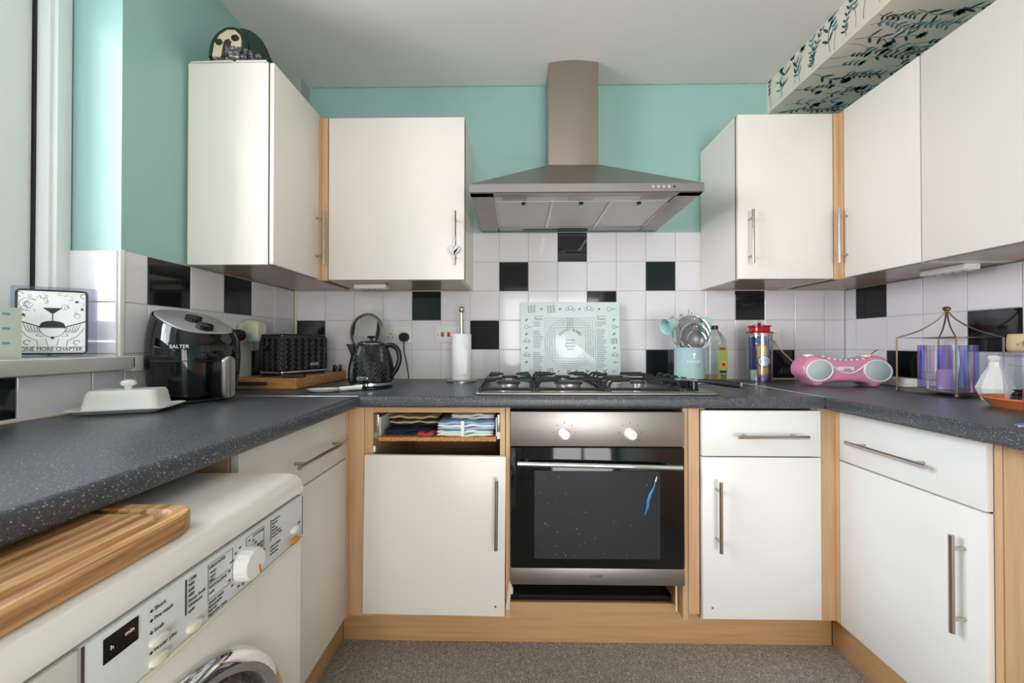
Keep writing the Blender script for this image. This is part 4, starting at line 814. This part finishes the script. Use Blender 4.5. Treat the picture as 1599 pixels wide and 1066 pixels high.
part(o, 'badge', [(mv(prism(rrect(.044, .013, .004, 4), 0, .003, .0005), T(.0, -.0905, .046) @ R(PI / 2, 'X')), 'chrome'), (text_bm("De'Longhi", .0075, basis((0, -.0939, .0437), (1, 0, 0), (0, 0, 1)), 'CENTER'), 'ink')], False)
# round mirror on a stand behind the kettle
o = thing('round_mirror', 'small round mirror in a silver rim, behind the kettle', 'mirror', (-.705, 1.722, Z), rz=-.27)
part(o, 'rim', [(mv(lathe([(.079, -.006), (.088, -.006), (.090, 0), (.088, .006), (.079, .006)], 56, cap0=False, cap1=False), T(0, 0, .238) @ R(PI / 2 - .10, 'X')), 'steel')])
part(o, 'glass', [(mv(lathe([(.080, -.002), (.080, .002)], 56), T(0, 0, .238) @ R(PI / 2 - .10, 'X')), 'mirror')])
part(o, 'stand', [(lathe([(.060, 0), (.060, .006), (.012, .012), (.008, .016), (.008, .150)], 32), 'steel')])
# sockets and switches on the back wall
o = socket('double_socket', 'white double socket on the tiles behind the kettle', (-.628, YB - .0003, 1.163), 0, .146)
rocker(o, -.02, .025); rocker(o, .018, .025); pin_holes(o, -.036, -.008)
plug('round black plug in the socket behind the kettle', (-.590, YB - .0096, 1.150), 0, 'black_plastic', [(0, -.015, -.018), (.002, -.018, -.07), (.015, -.012, -.14), (.025, -.010, -.2145)])
o = socket('cooker_switch', 'white cooker switch with two red rockers, behind the kitchen roll', (-.357, YB - .0003, 1.165), 0, .146)
for x in (-.034, -.002): part(o, 'switch', [(mv(bx(-.0075, .0075, -.003, .003, -.012, .012, .001), T(x, -.0105, 0) @ R(.16, 'X')), 'red_switch')], label='red rocker switch')
for x in (-.06, .03): part(o, 'screw', [(cyl((x, -.0085, 0), (x, -.0098, 0), .0028, n=10), 'ink_grey')])
# kitchen roll
o = thing('kitchen_roll_holder', 'steel kitchen roll holder left of the hob', 'roll holder', (-.270, 1.790, Z))
part(o, 'base', [(lathe([(.074, 0), (.074, .007), (.070, .010), (.01, .011)], 48), 'steel')]); part(o, 'pole', [(lathe([(.0085, .010), (.0085, .335), (.0125, .340), (.0135, .350), (.010, .360), (.003, .364)], 24), 'nickel')])
single('kitchen_roll', 'white kitchen roll on the steel holder', 'kitchen roll', [(lathe([(.020, .0005), (.0455, .0005), (.0465, .004), (.0465, .216), (.0455, .2185), (.020, .2185)], 48, cap0=False, cap1=False), 'paper_towel'), (lathe([(.020, .0005), (.020, .2185)], 24, cap0=False, cap1=False), 'beige_fabric'), (mv(prism([(.0, 0), (.030, 0), (.034, .10), (.0, .17)], 0, .0012), T(.0, -.0478, .03) @ R(PI / 2, 'X')), 'paper_towel')], loc=(-.270, 1.790, Z + .0113))

# hanging heart, ornament, cabinet lights
o = thing('hanging_heart', 'white wicker heart hanging from the handle of the cabinet left of the hood', 'decoration', (-.269, 1.5745, 1.515))
hp = [(.029 * (16 * math.sin(t) ** 3) / 16, .027 * (13 * math.cos(t) - 5 * math.cos(2 * t) - 2 * math.cos(3 * t) - math.cos(4 * t)) / 16) for t in [2 * PI * i / 40 for i in range(40)]]
part(o, 'heart', [(mv(prism(hp, -.006, .006, .004, 2), R(PI / 2, 'X')), 'wicker')])
part(o, 'ribbon', [(tube(smooth_path([(0, 0, .022), (.002, .002, .05), (.0, .0145, .090), (-.002, .002, .05), (0, 0, .022)]), .0016, 6), 'white_print')])
o = thing('cottage_ornament', 'stone cottage ornament with round windows on top of the left cabinet', 'ornament', (-1.035, 1.395, 2.116), rz=.12)
def dome(sx, sy, sz, n=28, mrow=12, jag=.0):
    random.seed(3); rr = []
    for k in range(mrow + 1):
        t = k / mrow * PI / 2; rr.append([(sx * math.cos(t) * math.cos(a) * (1 + jag * random.uniform(-1, 1)), sy * math.cos(t) * math.sin(a) * (1 + jag * random.uniform(-1, 1)), sz * math.sin(t) ** .85) for a in [2 * PI * i / n for i in range(n)]])
    rr[-1] = [(1e-4 * math.cos(a), 1e-4 * math.sin(a), sz) for a in [2 * PI * i / n for i in range(n)]]
    return ring_mesh(rr)
part(o, 'mossy_roof', [(dome(.096, .074, .192, jag=.035), 'moss')])
fc = T(-.012, -.074, .050) @ R(PI / 2 - .22, 'X') @ Matrix.Diagonal((.88, .9, 1, 1))
part(o, 'facade', [(mv(prism([(-.050, -.045), (-.052, .02), (-.038, .062), (-.012, .090), (.018, .092), (.040, .070), (.050, .040), (.050, -.045)], 0, .020, .003), fc), 'ornament_cream')])
part(o, 'roof_rim', [(mv(tube(smooth_path([(-.056, -.045, .010), (-.058, .022, .010), (-.043, .068, .010), (-.014, .097, .010), (.020, .099, .010), (.045, .076, .010), (.056, .044, .010), (.062, .0, .010)], 4), .0105, 10), fc), 'moss')])
for x, z, r_ in ((-.032, .022, .0135), (.026, .048, .0145)): part(o, 'window', [(mv(lathe([(r_, .019), (r_, .0240), (r_ * .9, .0248)], 24), fc @ T(x, z, 0)), 'ornament_dark')])
part(o, 'door', [(mv(prism([(-.012, -.045), (.013, -.045), (.013, .028), (.006, .038), (-.006, .034), (-.012, .022)], (.019), .0245), fc), 'ornament_brown')])
random.seed(12)
for k in range(30):
    x = -.07 + (k % 10) * .0165 + random.uniform(-.003, .003); z = .010 + (k // 10) * .019; y = -.078 * math.sqrt(max(.05, 1 - (x / .10) ** 2)) - .014
    if -.045 < x < -.005 and k >= 10: continue
    if x < -.01 and k >= 20: continue
    part(o, 'stone_block', [(mv(bx(-.0085, .0085, -.012, .012, -.009, .009, .0035), T(x, y, z) @ R(random.uniform(-.3, .3), 'Y')), 'stone')])
def cab_light(label, loc, rz):
    o = thing('cabinet_light', label, 'light', loc, rz=rz, group='lights under the wall cabinets')
    part(o, 'housing', [(mv(prism(rrect(.15, .055, .006, 4), -.020, 0, .003), Matrix.Identity(4)), 'white_plastic')])
    part(o, 'diffuser', [(bx(-.06, .06, -.018, .018, -.0215, -.0195, .0005), 'panel_grey')])
    for k in range(4): part(o, 'lamp', [(cyl((-.045 + k * .03, 0, -.0212), (-.045 + k * .03, 0, -.0225), .005, n=14), 'ink_grey')])
cab_light('slim white light under the cabinet left of the hood', (-.690, 1.745, 1.394), 0)
cab_light('slim white light under the large right-hand cabinet', (1.575, 1.380, 1.394), PI / 2)

# ------------------------------------------------------------------ folded tea towels in the open drawer
def towel(label, x0, x1, y0, y1, z0, layers, h_, m_, stripe=None):
    o = thing('tea_towel', label, 'tea towel', ((x0 + x1) / 2, (y0 + y1) / 2, z0), world=True, group='tea towels in the open drawer')
    for k in range(layers):
        za = z0 + k * h_; pts = []
        nx = 24; up = []; dn_ = []
        for i in range(nx + 1):
            t = i / nx; x = x0 + (x1 - x0) * t; wv = .0022 * math.sin(t * 9 + k * 2) + .0015 * math.sin(t * 21 + k); e = min(1, min(t, 1 - t) * 9)
            up.append((x, za + h_ * .5 + (h_ * .48) * math.sqrt(e) + wv * e)); dn_.append((x, za + h_ * .5 - (h_ * .46) * math.sqrt(e) + wv * e))
        prof_ = dn_ + up[::-1][1:-1]
        part(o, 'fold', [(mv(prism(prof_, -y1, -y0, .002, 2), R(PI / 2, 'X')), m_ if not stripe or k % 2 == 0 else stripe)], angle=60)
    return o
dzb = .7828; yf = YF + .016
towel('pale green tea towel at the bottom of the right-hand stack', -.292, -.088, yf, yf + .30, dzb, 2, .010, 'towel_green')
towel('blue check tea towel on top of the pale green one', -.290, -.080, yf + .004, yf + .30, dzb + .0225, 3, .0095, 'towel_blue', 'towel_white')
towel('navy tea towel with beige stripes in the open drawer', -.490, -.320, yf + .02, yf + .30, dzb, 2, .010, 'towel_navy')
towel('navy and beige striped tea towel on top of the stack at the back left', -.488, -.300, yf + .07, yf + .32, dzb + .0225, 4, .009, 'towel_navy', 'towel_beige')
towel('red and white tea towel crumpled between the two stacks', -.362, -.300, yf - .002, yf + .05, dzb, 1, .013, 'towel_red')
towel('off-white tea towel at the top of the right-hand stack', -.25, -.085, yf + .05, yf + .30, dzb + .0535, 2, .008, 'towel_white')
single('paper_band', 'white paper band round the blue folded tea towel', 'band', [(bx(-.203, -.191, yf - .002, yf + .0, dzb + .001, dzb + .056, .0008), 'white_print')], loc=(-.197, yf, dzb), world=True)

# ------------------------------------------------------------------ right of the hob
o = thing('utensil_pot', 'mint green utensil pot beside the hob', 'utensil pot', (.795, 1.735, Z))
part(o, 'pot', [(lathe([(.060, 0), (.0645, .003), (.0645, .160), (.0665, .163), (.0645, .166), (.061, .164), (.061, .006), (.001, .006)], 56, cap1=False), 'mint_enamel')])
def wrap(bm, r, a0=0.0):
    for v in bm.verts: a = v.co.x / r + a0; rr = r - v.co.y; v.co = Vector((rr * math.sin(a), -rr * math.cos(a), v.co.z))
    return bm
part(o, 'lettering', [(wrap(text_bm('Utensils', .021, basis((-.006, -.0004, .098), (1, 0, 0), (0, 0, 1)), 'CENTER', sx=.9), .0645), 'white_print'), (wrap(bx(-.0085, -.0035, -.0006, 0, .116, .134), .0645), 'white_print'), (wrap(bx(-.0115, -.0005, -.0006, 0, .130, .142), .0645), 'white_print')], False)
def sieve(label, x, y, z, r, tilt_, n=40):
    o = thing('sieve', label, 'sieve', (x, y, z), group='three steel sieves in the utensil pot'); mt_ = R(PI / 2 + tilt_, 'X')
    part(o, 'rim', [(mv(lathe([(r - .004, -.003), (r, -.004), (r + .001, 0), (r, .004), (r - .004, .003)], n, cap0=False, cap1=False), mt_), 'chrome')])
    part(o, 'mesh_bowl', [(mv(ring_mesh([[(r * math.cos(t) * math.cos(2 * PI * i / n), r * math.cos(t) * math.sin(2 * PI * i / n), -r * .72 * math.sin(t)) for i in range(n)] for t in [k * PI / 2 / 8 for k in range(8)] + [PI / 2 - .02]], cap0=False), mt_), 'sieve_mesh')])
    part(o, 'handle', [(mv(tube(smooth_path([(-.006, -r, 0), (-.006, -r - .03, .002), (-.005, -r - .08, .004)]), .0024, 8), mt_), 'chrome'), (mv(tube(smooth_path([(.006, -r, 0), (.006, -r - .03, .002), (.005, -r - .08, .004)]), .0024, 8), mt_), 'chrome')])
    part(o, 'hook', [(mv(tube(smooth_path([(-.008, r, 0), (-.007, r + .016, .0), (.0, r + .022, 0), (.007, r + .016, 0), (.008, r, 0)]), .002, 8), mt_), 'chrome')])
sieve('largest steel sieve standing in the mint pot', .800, 1.722, 1.162, .088, -.12)
sieve('middle steel sieve nested inside the largest one', .806, 1.7045, 1.146, .066, -.12)
sieve('smallest steel sieve at the front of the nest', .808, 1.690, 1.132, .044, -.12)
def utensil(name, label, base, tip, head, m_, cat='utensil'):
    o = thing(name, label, cat, base); d = Vector(tip) - Vector(base)
    part(o, 'handle', [(tube([(0, 0, 0), tuple(d * .6), tuple(d)], [.005, .006, .005], 10), m_[0])])
    part(o, 'head', [(mv(h_, T(*d)), m_[1]) for h_ in head])
    return o
utensil('measuring_cup', 'mint measuring cup leaning out of the left of the pot', (.765, 1.745, Z + .012), (.716, 1.722, 1.200), [mv(lathe([(.018, -.030), (.026, -.026), (.034, .020), (.036, .022), (.0335, .020), (.025, -.024), (.001, -.026)], 32, cap1=False), T(-.022, -.010, .0) @ R(-1.9, 'Y') @ R(.35, 'X'))], ('mint_silicone', 'mint_silicone'), 'measuring cup')
utensil('measuring_cup', 'smaller mint measuring cup behind the sieves', (.770, 1.765, Z + .012), (.736, 1.760, 1.205), [mv(lathe([(.014, -.022), (.022, -.02), (.028, .016), (.0265, .016), (.020, -.018), (.001, -.019)], 32, cap1=False), T(-.006, 0, .012) @ R(-1.0, 'Y'))], ('mint_silicone', 'mint_silicone'), 'measuring cup')
utensil('silicone_spatula', 'mint silicone spatula on the right of the pot', (.812, 1.755, Z + .012), (.872, 1.748, 1.175), [mv(prism(rrect(.046, .075, .014, 5, 0, .03), -.004, .004, .003), T(.004, 0, 0) @ R(PI / 2, 'X') @ R(-.20, 'Z'))], ('white_plastic', 'mint_silicone'), 'spatula')
utensil('slotted_turner', 'grey turner standing at the right of the pot', (.815, 1.74, Z + .012), (.858, 1.756, 1.18), [mv(prism(rrect(.012, .07, .005, 4, 0, .03), -.003, .003), T(0, 0, 0) @ R(PI / 2, 'X'))], ('black_plastic', 'steel'), 'turner')
utensil('wire_whisk', 'steel whisk poking up behind the sieves', (.782, 1.772, Z + .012), (.776, 1.775, 1.175), [tube(smooth_path([(0, 0, 0), (.014 * math.cos(k), .014 * math.sin(k), .035), (.011 * math.cos(k), .011 * math.sin(k), .07), (0, 0, .082)]), .0011, 6) for k in (0, .8, 1.6, 2.4, 3.2, 4.0, 4.8, 5.6)], ('steel', 'chrome'), 'whisk')
# oil bottle
o = thing('oil_bottle', 'clear plastic cooking oil bottle behind the utensil pot', 'bottle', (.985, 1.872, Z))
rb = lambda s, z: [(x, y, z) for x, y in rrect(.098 * s, .064 * s, .014 * s, 5)]
rings = [rb(.96, 0), rb(1, .006)] + [rb(1 - (.022 if k % 2 else 0), .012 + k * .0085) for k in range(20)] + [rb(1, .19), rb(.92, .206), rb(.55, .236), rb(.30, .250), rb(.28, .258)]
part(o, 'bottle', [(ring_mesh(rings, cap1=False), 'clear_plastic')]); part(o, 'oil', [(ring_mesh([rb(.93, .002), rb(.95, .006), rb(.95, .030)]), 'oil')])
part(o, 'cap', [(lathe([(.0165, .254), (.0165, .272), (.014, .274)], 24), 'black_plastic')])
lb = part(o, 'label', [(bx(.0, .046, -.0336, -.0328, .035, .175), 'label_green')], False)
part(lb, 'printed_marks', [(bx(.006, .036, -.0340, -.0336, .152, .166), 'label_red'), (mv(lathe([(.015, 0), (.015, .0004)], 12), T(.026, -.0337, .082) @ R(PI / 2, 'X')), 'label_yellow'), (mv(lathe([(.010, 0), (.010, .0004)], 12), T(.026, -.0342, .082) @ R(PI / 2, 'X')), 'label_red'), (bx(.006, .040, -.0340, -.0336, .040, .052), 'ink')], False)
# pasta jar
o = thing('pasta_jar', 'tall clear pasta jar with a red lid', 'jar', (1.172, 1.818, Z))
part(o, 'jar', [(lathe([(.050, 0), (.054, .004), (.054, .236), (.0525, .236), (.0525, .006), (.001, .006)], 48, cap1=False), 'clear_plastic')])
jl = part(o, 'lid', [(lathe([(.056, .234), (.057, .240), (.045, .244), (.043, .262), (.052, .266), (.052, .270), (.018, .276), (.002, .277)], 48), 'jar_red')]); part(jl, 'knob', [(lathe([(.004, .276), (.009, .284), (.007, .291), (.001, .293)], 20), 'chrome')])
def packet(label, x, y, rzz, lean, w_, m_list):
    o = thing('pasta_packet', label, 'pasta packet', (x, y, Z + .0075), rz=rzz); o.rotation_euler = (0, lean, rzz); z = 0
    for h_, mm, nm in m_list: part(o, nm, [(prism(rrect(w_, w_ * .6, w_ * .25, 5), z, z + h_ - .0002, .0006), mm)]); z += h_
    return o
pk = packet('spaghetti packet with a round white label inside the red-lidded jar', 1.186, 1.806, -.3, -.06, .046, [(.020, 'packet_blue', 'lower_end'), (.012, 'packet_red', 'red_band'), (.135, 'pasta', 'spaghetti'), (.012, 'packet_red', 'red_band'), (.034, 'packet_blue', 'upper_end')])
part(pk, 'round_label', [(mv(lathe([(.029, 0), (.029, .0006)], 36), T(.002, -.0148, .092) @ R(PI / 2, 'X')), 'packet_blue'), (mv(lathe([(.024, 0), (.024, .0006)], 36), T(.002, -.0154, .092) @ R(PI / 2, 'X')), 'white_print'), (text_bm('SPAGHETTI', .0062, basis((.002, -.0162, .094), (1, 0, 0), (0, 0, 1)), 'CENTER'), 'packet_blue')], False)
packet('blue pasta packet at the back of the red-lidded jar', 1.150, 1.828, .3, -.05, .034, [(.05, 'white_print', 'lower_end'), (.16, 'packet_blue', 'wrapper')])
# socket and cream plug
o = socket('single_socket', 'single white socket on the tiles right of the pasta jar', (1.312, YB - .0003, 1.152), 0, .086)
plug('white plug in the socket right of the pasta jar', (1.312, YB - .0096, 1.150), 0, 'white_plastic', [(0, -.015, -.02), (.02, -.020, -.055), (.075, -.025, -.115), (.115, -.060, -.165), (.118, -.075, -.2145)])
# pink radio
o = thing('radio', 'pink portable radio with two pale oval speakers', 'radio', (1.400, 1.640, Z), rz=-.10)
half = [(0, .113), (.04, .115), (.08, .122), (.11, .131), (.135, .128), (.158, .108), (.172, .078), (.168, .050), (.150, .030), (.132, .012), (.118, .002), (.098, .004), (.085, .014), (.05, .021), (0, .023)]
ol = smooth_path([(x, z, 0) for x, z in half], 3); outl = [(p.x, p.y) for p in ol]; outl = outl + [(-x, z) for x, z in outl[::-1][1:-1]]
part(o, 'body', [(mv(prism(outl, -.052, .052, .016, 4), R(PI / 2, 'X')), 'pink')], angle=50)
for sx, lab in ((-1, 0), (1, 0)):
    spk = part(o, 'speaker', [(mv(lathe([(.040, 0), (.040, .003), (.036, .006), (.001, .008)], 40, cap0=False), T(sx * .112, -.0515, .070) @ R(PI / 2, 'X') @ R(-.25 * sx, 'Z') @ Matrix.Diagonal((1.24, 1.06, 1, 1))), 'speaker_cloth')])
    part(spk, 'surround', [(mv(lathe([(.039, .002), (.044, .0), (.0445, .005), (.041, .0065), (.038, .005)], 40, cap0=False, cap1=False), T(sx * .112, -.0515, .070) @ R(PI / 2, 'X') @ R(-.25 * sx, 'Z') @ Matrix.Diagonal((1.24, 1.06, 1, 1))), 'white_gloss')])
part(o, 'trim_arc', [(tube([(x, -.0530, .058 + 9 * x * x) for x in [-.066 + .132 * i / 16 for i in range(17)]], .003, 8), 'white_gloss')])
part(o, 'display', [(bx(-.040, .022, -.0550, -.051, .070, .086, .0015), 'white_gloss'), (text_bm('bush', .013, basis((-.004, -.0556, .072), (1, 0, 0), (0, 0, 1)), 'CENTER'), 'ink')], False)
for k in range(9):
    x = -.088 + k * .022; u = x / .162; part(o, 'button', [(mv(lathe([(.0055, 0), (.0045, .003), (.001, .004)], 14), T(x, -.040, .1135 + 22 * abs(x) ** 3 * 1.0) @ R(.75, 'X')), 'pearl')])
for x in (-.122, .112): part(o, 'knob', [(lathe([(.022, 0), (.021, .008), (.015, .012), (.002, .013)], 24, (x, .0, .127)), 'pearl')])
part(o, 'aerial', [(tube([(.130, .02, .128), (.168, .02, .158)], .0024, 8), 'steel')])
# extension lead along the right wall
o = thing('extension_lead', 'white extension lead lying against the right wall', 'extension lead', (1.660, 1.640, Z), rz=PI / 2)
part(o, 'strip', [(bx(-.185, .185, -.022, .026, 0, .038, .005), 'white_plastic')])
for k in range(4): pin_holes_x = -.12 + k * .075; part(o, 'socket_holes', [(bx(pin_holes_x - .002, pin_holes_x + .002, -.006, .006, .0378, .0384), 'ink'), (bx(pin_holes_x - .014, pin_holes_x - .010, -.0226, -.0218, .012, .018), 'ink'), (bx(pin_holes_x + .008, pin_holes_x + .012, -.0226, -.0218, .022, .027), 'ink')], False)
o = thing('plug', 'white plug standing in the extension lead beside the radio', 'plug', (1.662, 1.520, Z + .0386), rz=PI / 2)
part(o, 'body', [(prism(rrect(.048, .044, .014, 5), 0, .030, .008), 'white_plastic')]); part(o, 'cord', [(tube(smooth_path([(-.02, 0, .018), (-.045, 0, .032), (-.06, .01, .012), (-.075, .02, -.034)]), .0034, 8), 'white_plastic')])

# ------------------------------------------------------------------ lantern and things at the right edge
B_ = Vector((1.480, 1.275)); s_ = .18; t_ = .10
ex = Vector((math.cos(t_), math.sin(t_))); ey = Vector((-math.sin(t_), math.cos(t_))); cn = B_ + ex * s_ / 2 + ey * s_ / 2
o = thing('lantern', 'bronze wire lantern holding an iridescent cylinder', 'lantern', (cn.x, cn.y, Z), rz=t_)
h2 = s_ / 2; Hs = .205
cs = [(-h2, -h2), (h2, -h2), (h2, h2), (-h2, h2)]
for x, y in cs:
    part(o, 'post', [(cyl((x, y, .008), (x, y, Hs), .0026, n=10), 'bronze_metal')]); part(o, 'foot', [(lathe([(.001, 0), (.006, .002), (.0068, .006), (.004, .011), (.001, .0115)], 16, (x, y, 0)), 'bronze_metal')])
for zz in (.016, Hs): part(o, 'rail', [(tube([(x, y, zz) for x, y in cs], .0026, 8, True), 'bronze_metal')])
for x, y in cs: part(o, 'roof_wire', [(tube(smooth_path([(x, y, Hs), (x * .55, y * .55, Hs + .026), (x * .2, y * .2, Hs + .062), (0, 0, Hs + .100)]), .0024, 8), 'bronze_metal')])
part(o, 'finial', [(lathe([(.003, Hs + .094), (.010, Hs + .100), (.0115, Hs + .106), (.008, Hs + .112), (.001, Hs + .114)], 20), 'bronze_metal')])
part(o, 'base_plate', [(bx(-h2, h2, -h2, h2, .0125, .0165), 'bronze_metal')])
part(o, 'cylinder', [(lathe([(.0735, .0172), (.0735, .178)], 56, cap0=False, cap1=False), 'iridescent')], label='iridescent clear cylinder')
single('pillar_candle', 'cream candle inside the wire lantern', 'candle', [(lathe([(.024, 0), (.026, .003), (.026, .070), (.022, .072), (.002, .068)], 28), 'pearl')], loc=(cn.x, cn.y, Z + .0175))
o = thing('cone_bottle', 'white faceted ceramic bottle to the right of the lantern', 'bottle', (1.540, 1.222, Z), rz=.3)
part(o, 'body', [(lathe([(.028, 0), (.042, .040), (.027, .082), (.014, .108), (.0125, .124), (.016, .132)], 9), 'ceramic')], False)
part(o, 'neck', [(lathe([(.016, .132), (.0165, .139), (.012, .145), (.003, .147)], 18), 'ceramic')])
o = thing('gift_bag', 'lilac gift bag with a dark string bow, leaning on the right wall', 'gift bag', (1.668, 1.18, Z))
part(o, 'bag', [(mv(bx(-.014, .014, -.09, .09, 0, .150, .004), R(.06, 'Y')), 'lilac')]); part(o, 'string', [(tube(smooth_path([(-.008, -.10, .128), (-.012, -.03, .115), (-.014, .04, .108), (-.010, .10, .112)]), .0014, 6), 'ink'), (tube(smooth_path([(-.014, -.03, .114), (-.024, -.055, .130), (-.022, -.03, .116), (-.024, -.005, .128), (-.014, -.03, .114)]), .0014, 6), 'ink')])
o = thing('plant_saucer', 'terracotta plant saucer at the right edge of the photo', 'saucer', (1.455, 1.060, Z))
part(o, 'saucer', [(lathe([(.080, 0), (.084, .003), (.100, .024), (.104, .026), (.104, .030), (.099, .030), (.083, .009), (.001, .007)], 56, cap1=False), 'terracotta')])
o = thing('storage_tub', 'tall clear plastic tub standing in the terracotta saucer', 'tub', (1.478, 1.085, Z + .0078))
tr = lambda s, z: [(x, y, z) for x, y in rrect(.092 * s, .092 * s, .016, 5)]
part(o, 'tub', [(ring_mesh([tr(.86, 0), tr(.9, .004), tr(1, .135), tr(1.0, .137)], cap1=False), 'frosted_plastic')]); part(o, 'lid', [(ring_mesh([tr(1.05, .1372), tr(1.07, .140), tr(1.07, .148), tr(1.0, .151)]), 'frosted_plastic')])
o = thing('fabric_pouch', 'beige fabric pouch lying on the lid of the clear tub', 'pouch', (1.478, 1.088, Z + .1592), rz=.2)
part(o, 'pouch', [(mv(ring_mesh([[(sx_ * x, y, z) for x, y in rrect(.10, .075, .03, 6)] for sx_, z in ((.86, 0), (1, .010), (1.02, .028), (.96, .044), (.80, .052))]), Matrix.Identity(4)), 'beige_fabric')], angle=70)
part(o, 'tie', [(tube(smooth_path([(-.052, -.01, .022), (-.066, -.014, .032), (-.074, -.008, .026), (-.066, -.004, .020)]), .0024, 6), 'beige_fabric')]); part(o, 'printed_tag', [(bx(.0, .034, -.0390, -.0380, .016, .036), 'ink')], False)
o = thing('mini_cauldron', 'small black cauldron in front of the clear tub', 'pot', (1.404, 1.043, Z + .0078))
part(o, 'bowl', [(lathe([(.008, .002), (.022, .004), (.031, .018), (.030, .032), (.023, .042), (.026, .047), (.023, .047), (.020, .041), (.001, .036)], 36, cap1=False), 'black_satin')])
part(o, 'handle', [(tube(smooth_path([(-.028, -.004, .034), (-.040, -.006, .038), (-.048, -.006, .036)]), .0042, 8), 'black_satin')])
for a in (.5, 2.6, 4.7): part(o, 'foot', [(cyl((.016 * math.cos(a), .016 * math.sin(a), .006), (.018 * math.cos(a), .018 * math.sin(a), 0), .0036, .0026, 8), 'black_satin')])
o = thing('toy_stand', 'red and blue toy on a round blue foot at the right edge of the photo', 'toy', (1.120, .830, Z))
part(o, 'foot', [(lathe([(.020, 0), (.020, .003), (.012, .006), (.004, .007)], 28), 'blue_paint')]); part(o, 'stem', [(cyl((0, 0, .005), (0, 0, .045), .0045, n=12), 'blue_paint')])
part(o, 'red_block', [(bx(.0, .036, -.012, .012, .044, .084, .002), 'red_paint')]); part(o, 'blue_block', [(bx(.003, .036, -.012, .012, .085, .106, .002), 'blue_paint')]); part(o, 'red_upright', [(mv(bx(-.003, .022, -.01, .01, 0, .078, .002), T(.008, 0, .107) @ R(-.05, 'Y')), 'red_paint')])
part(o, 'rod', [(cyl((-.014, -.004, .004), (-.036, -.010, .004), .0022, n=10), 'pink')])
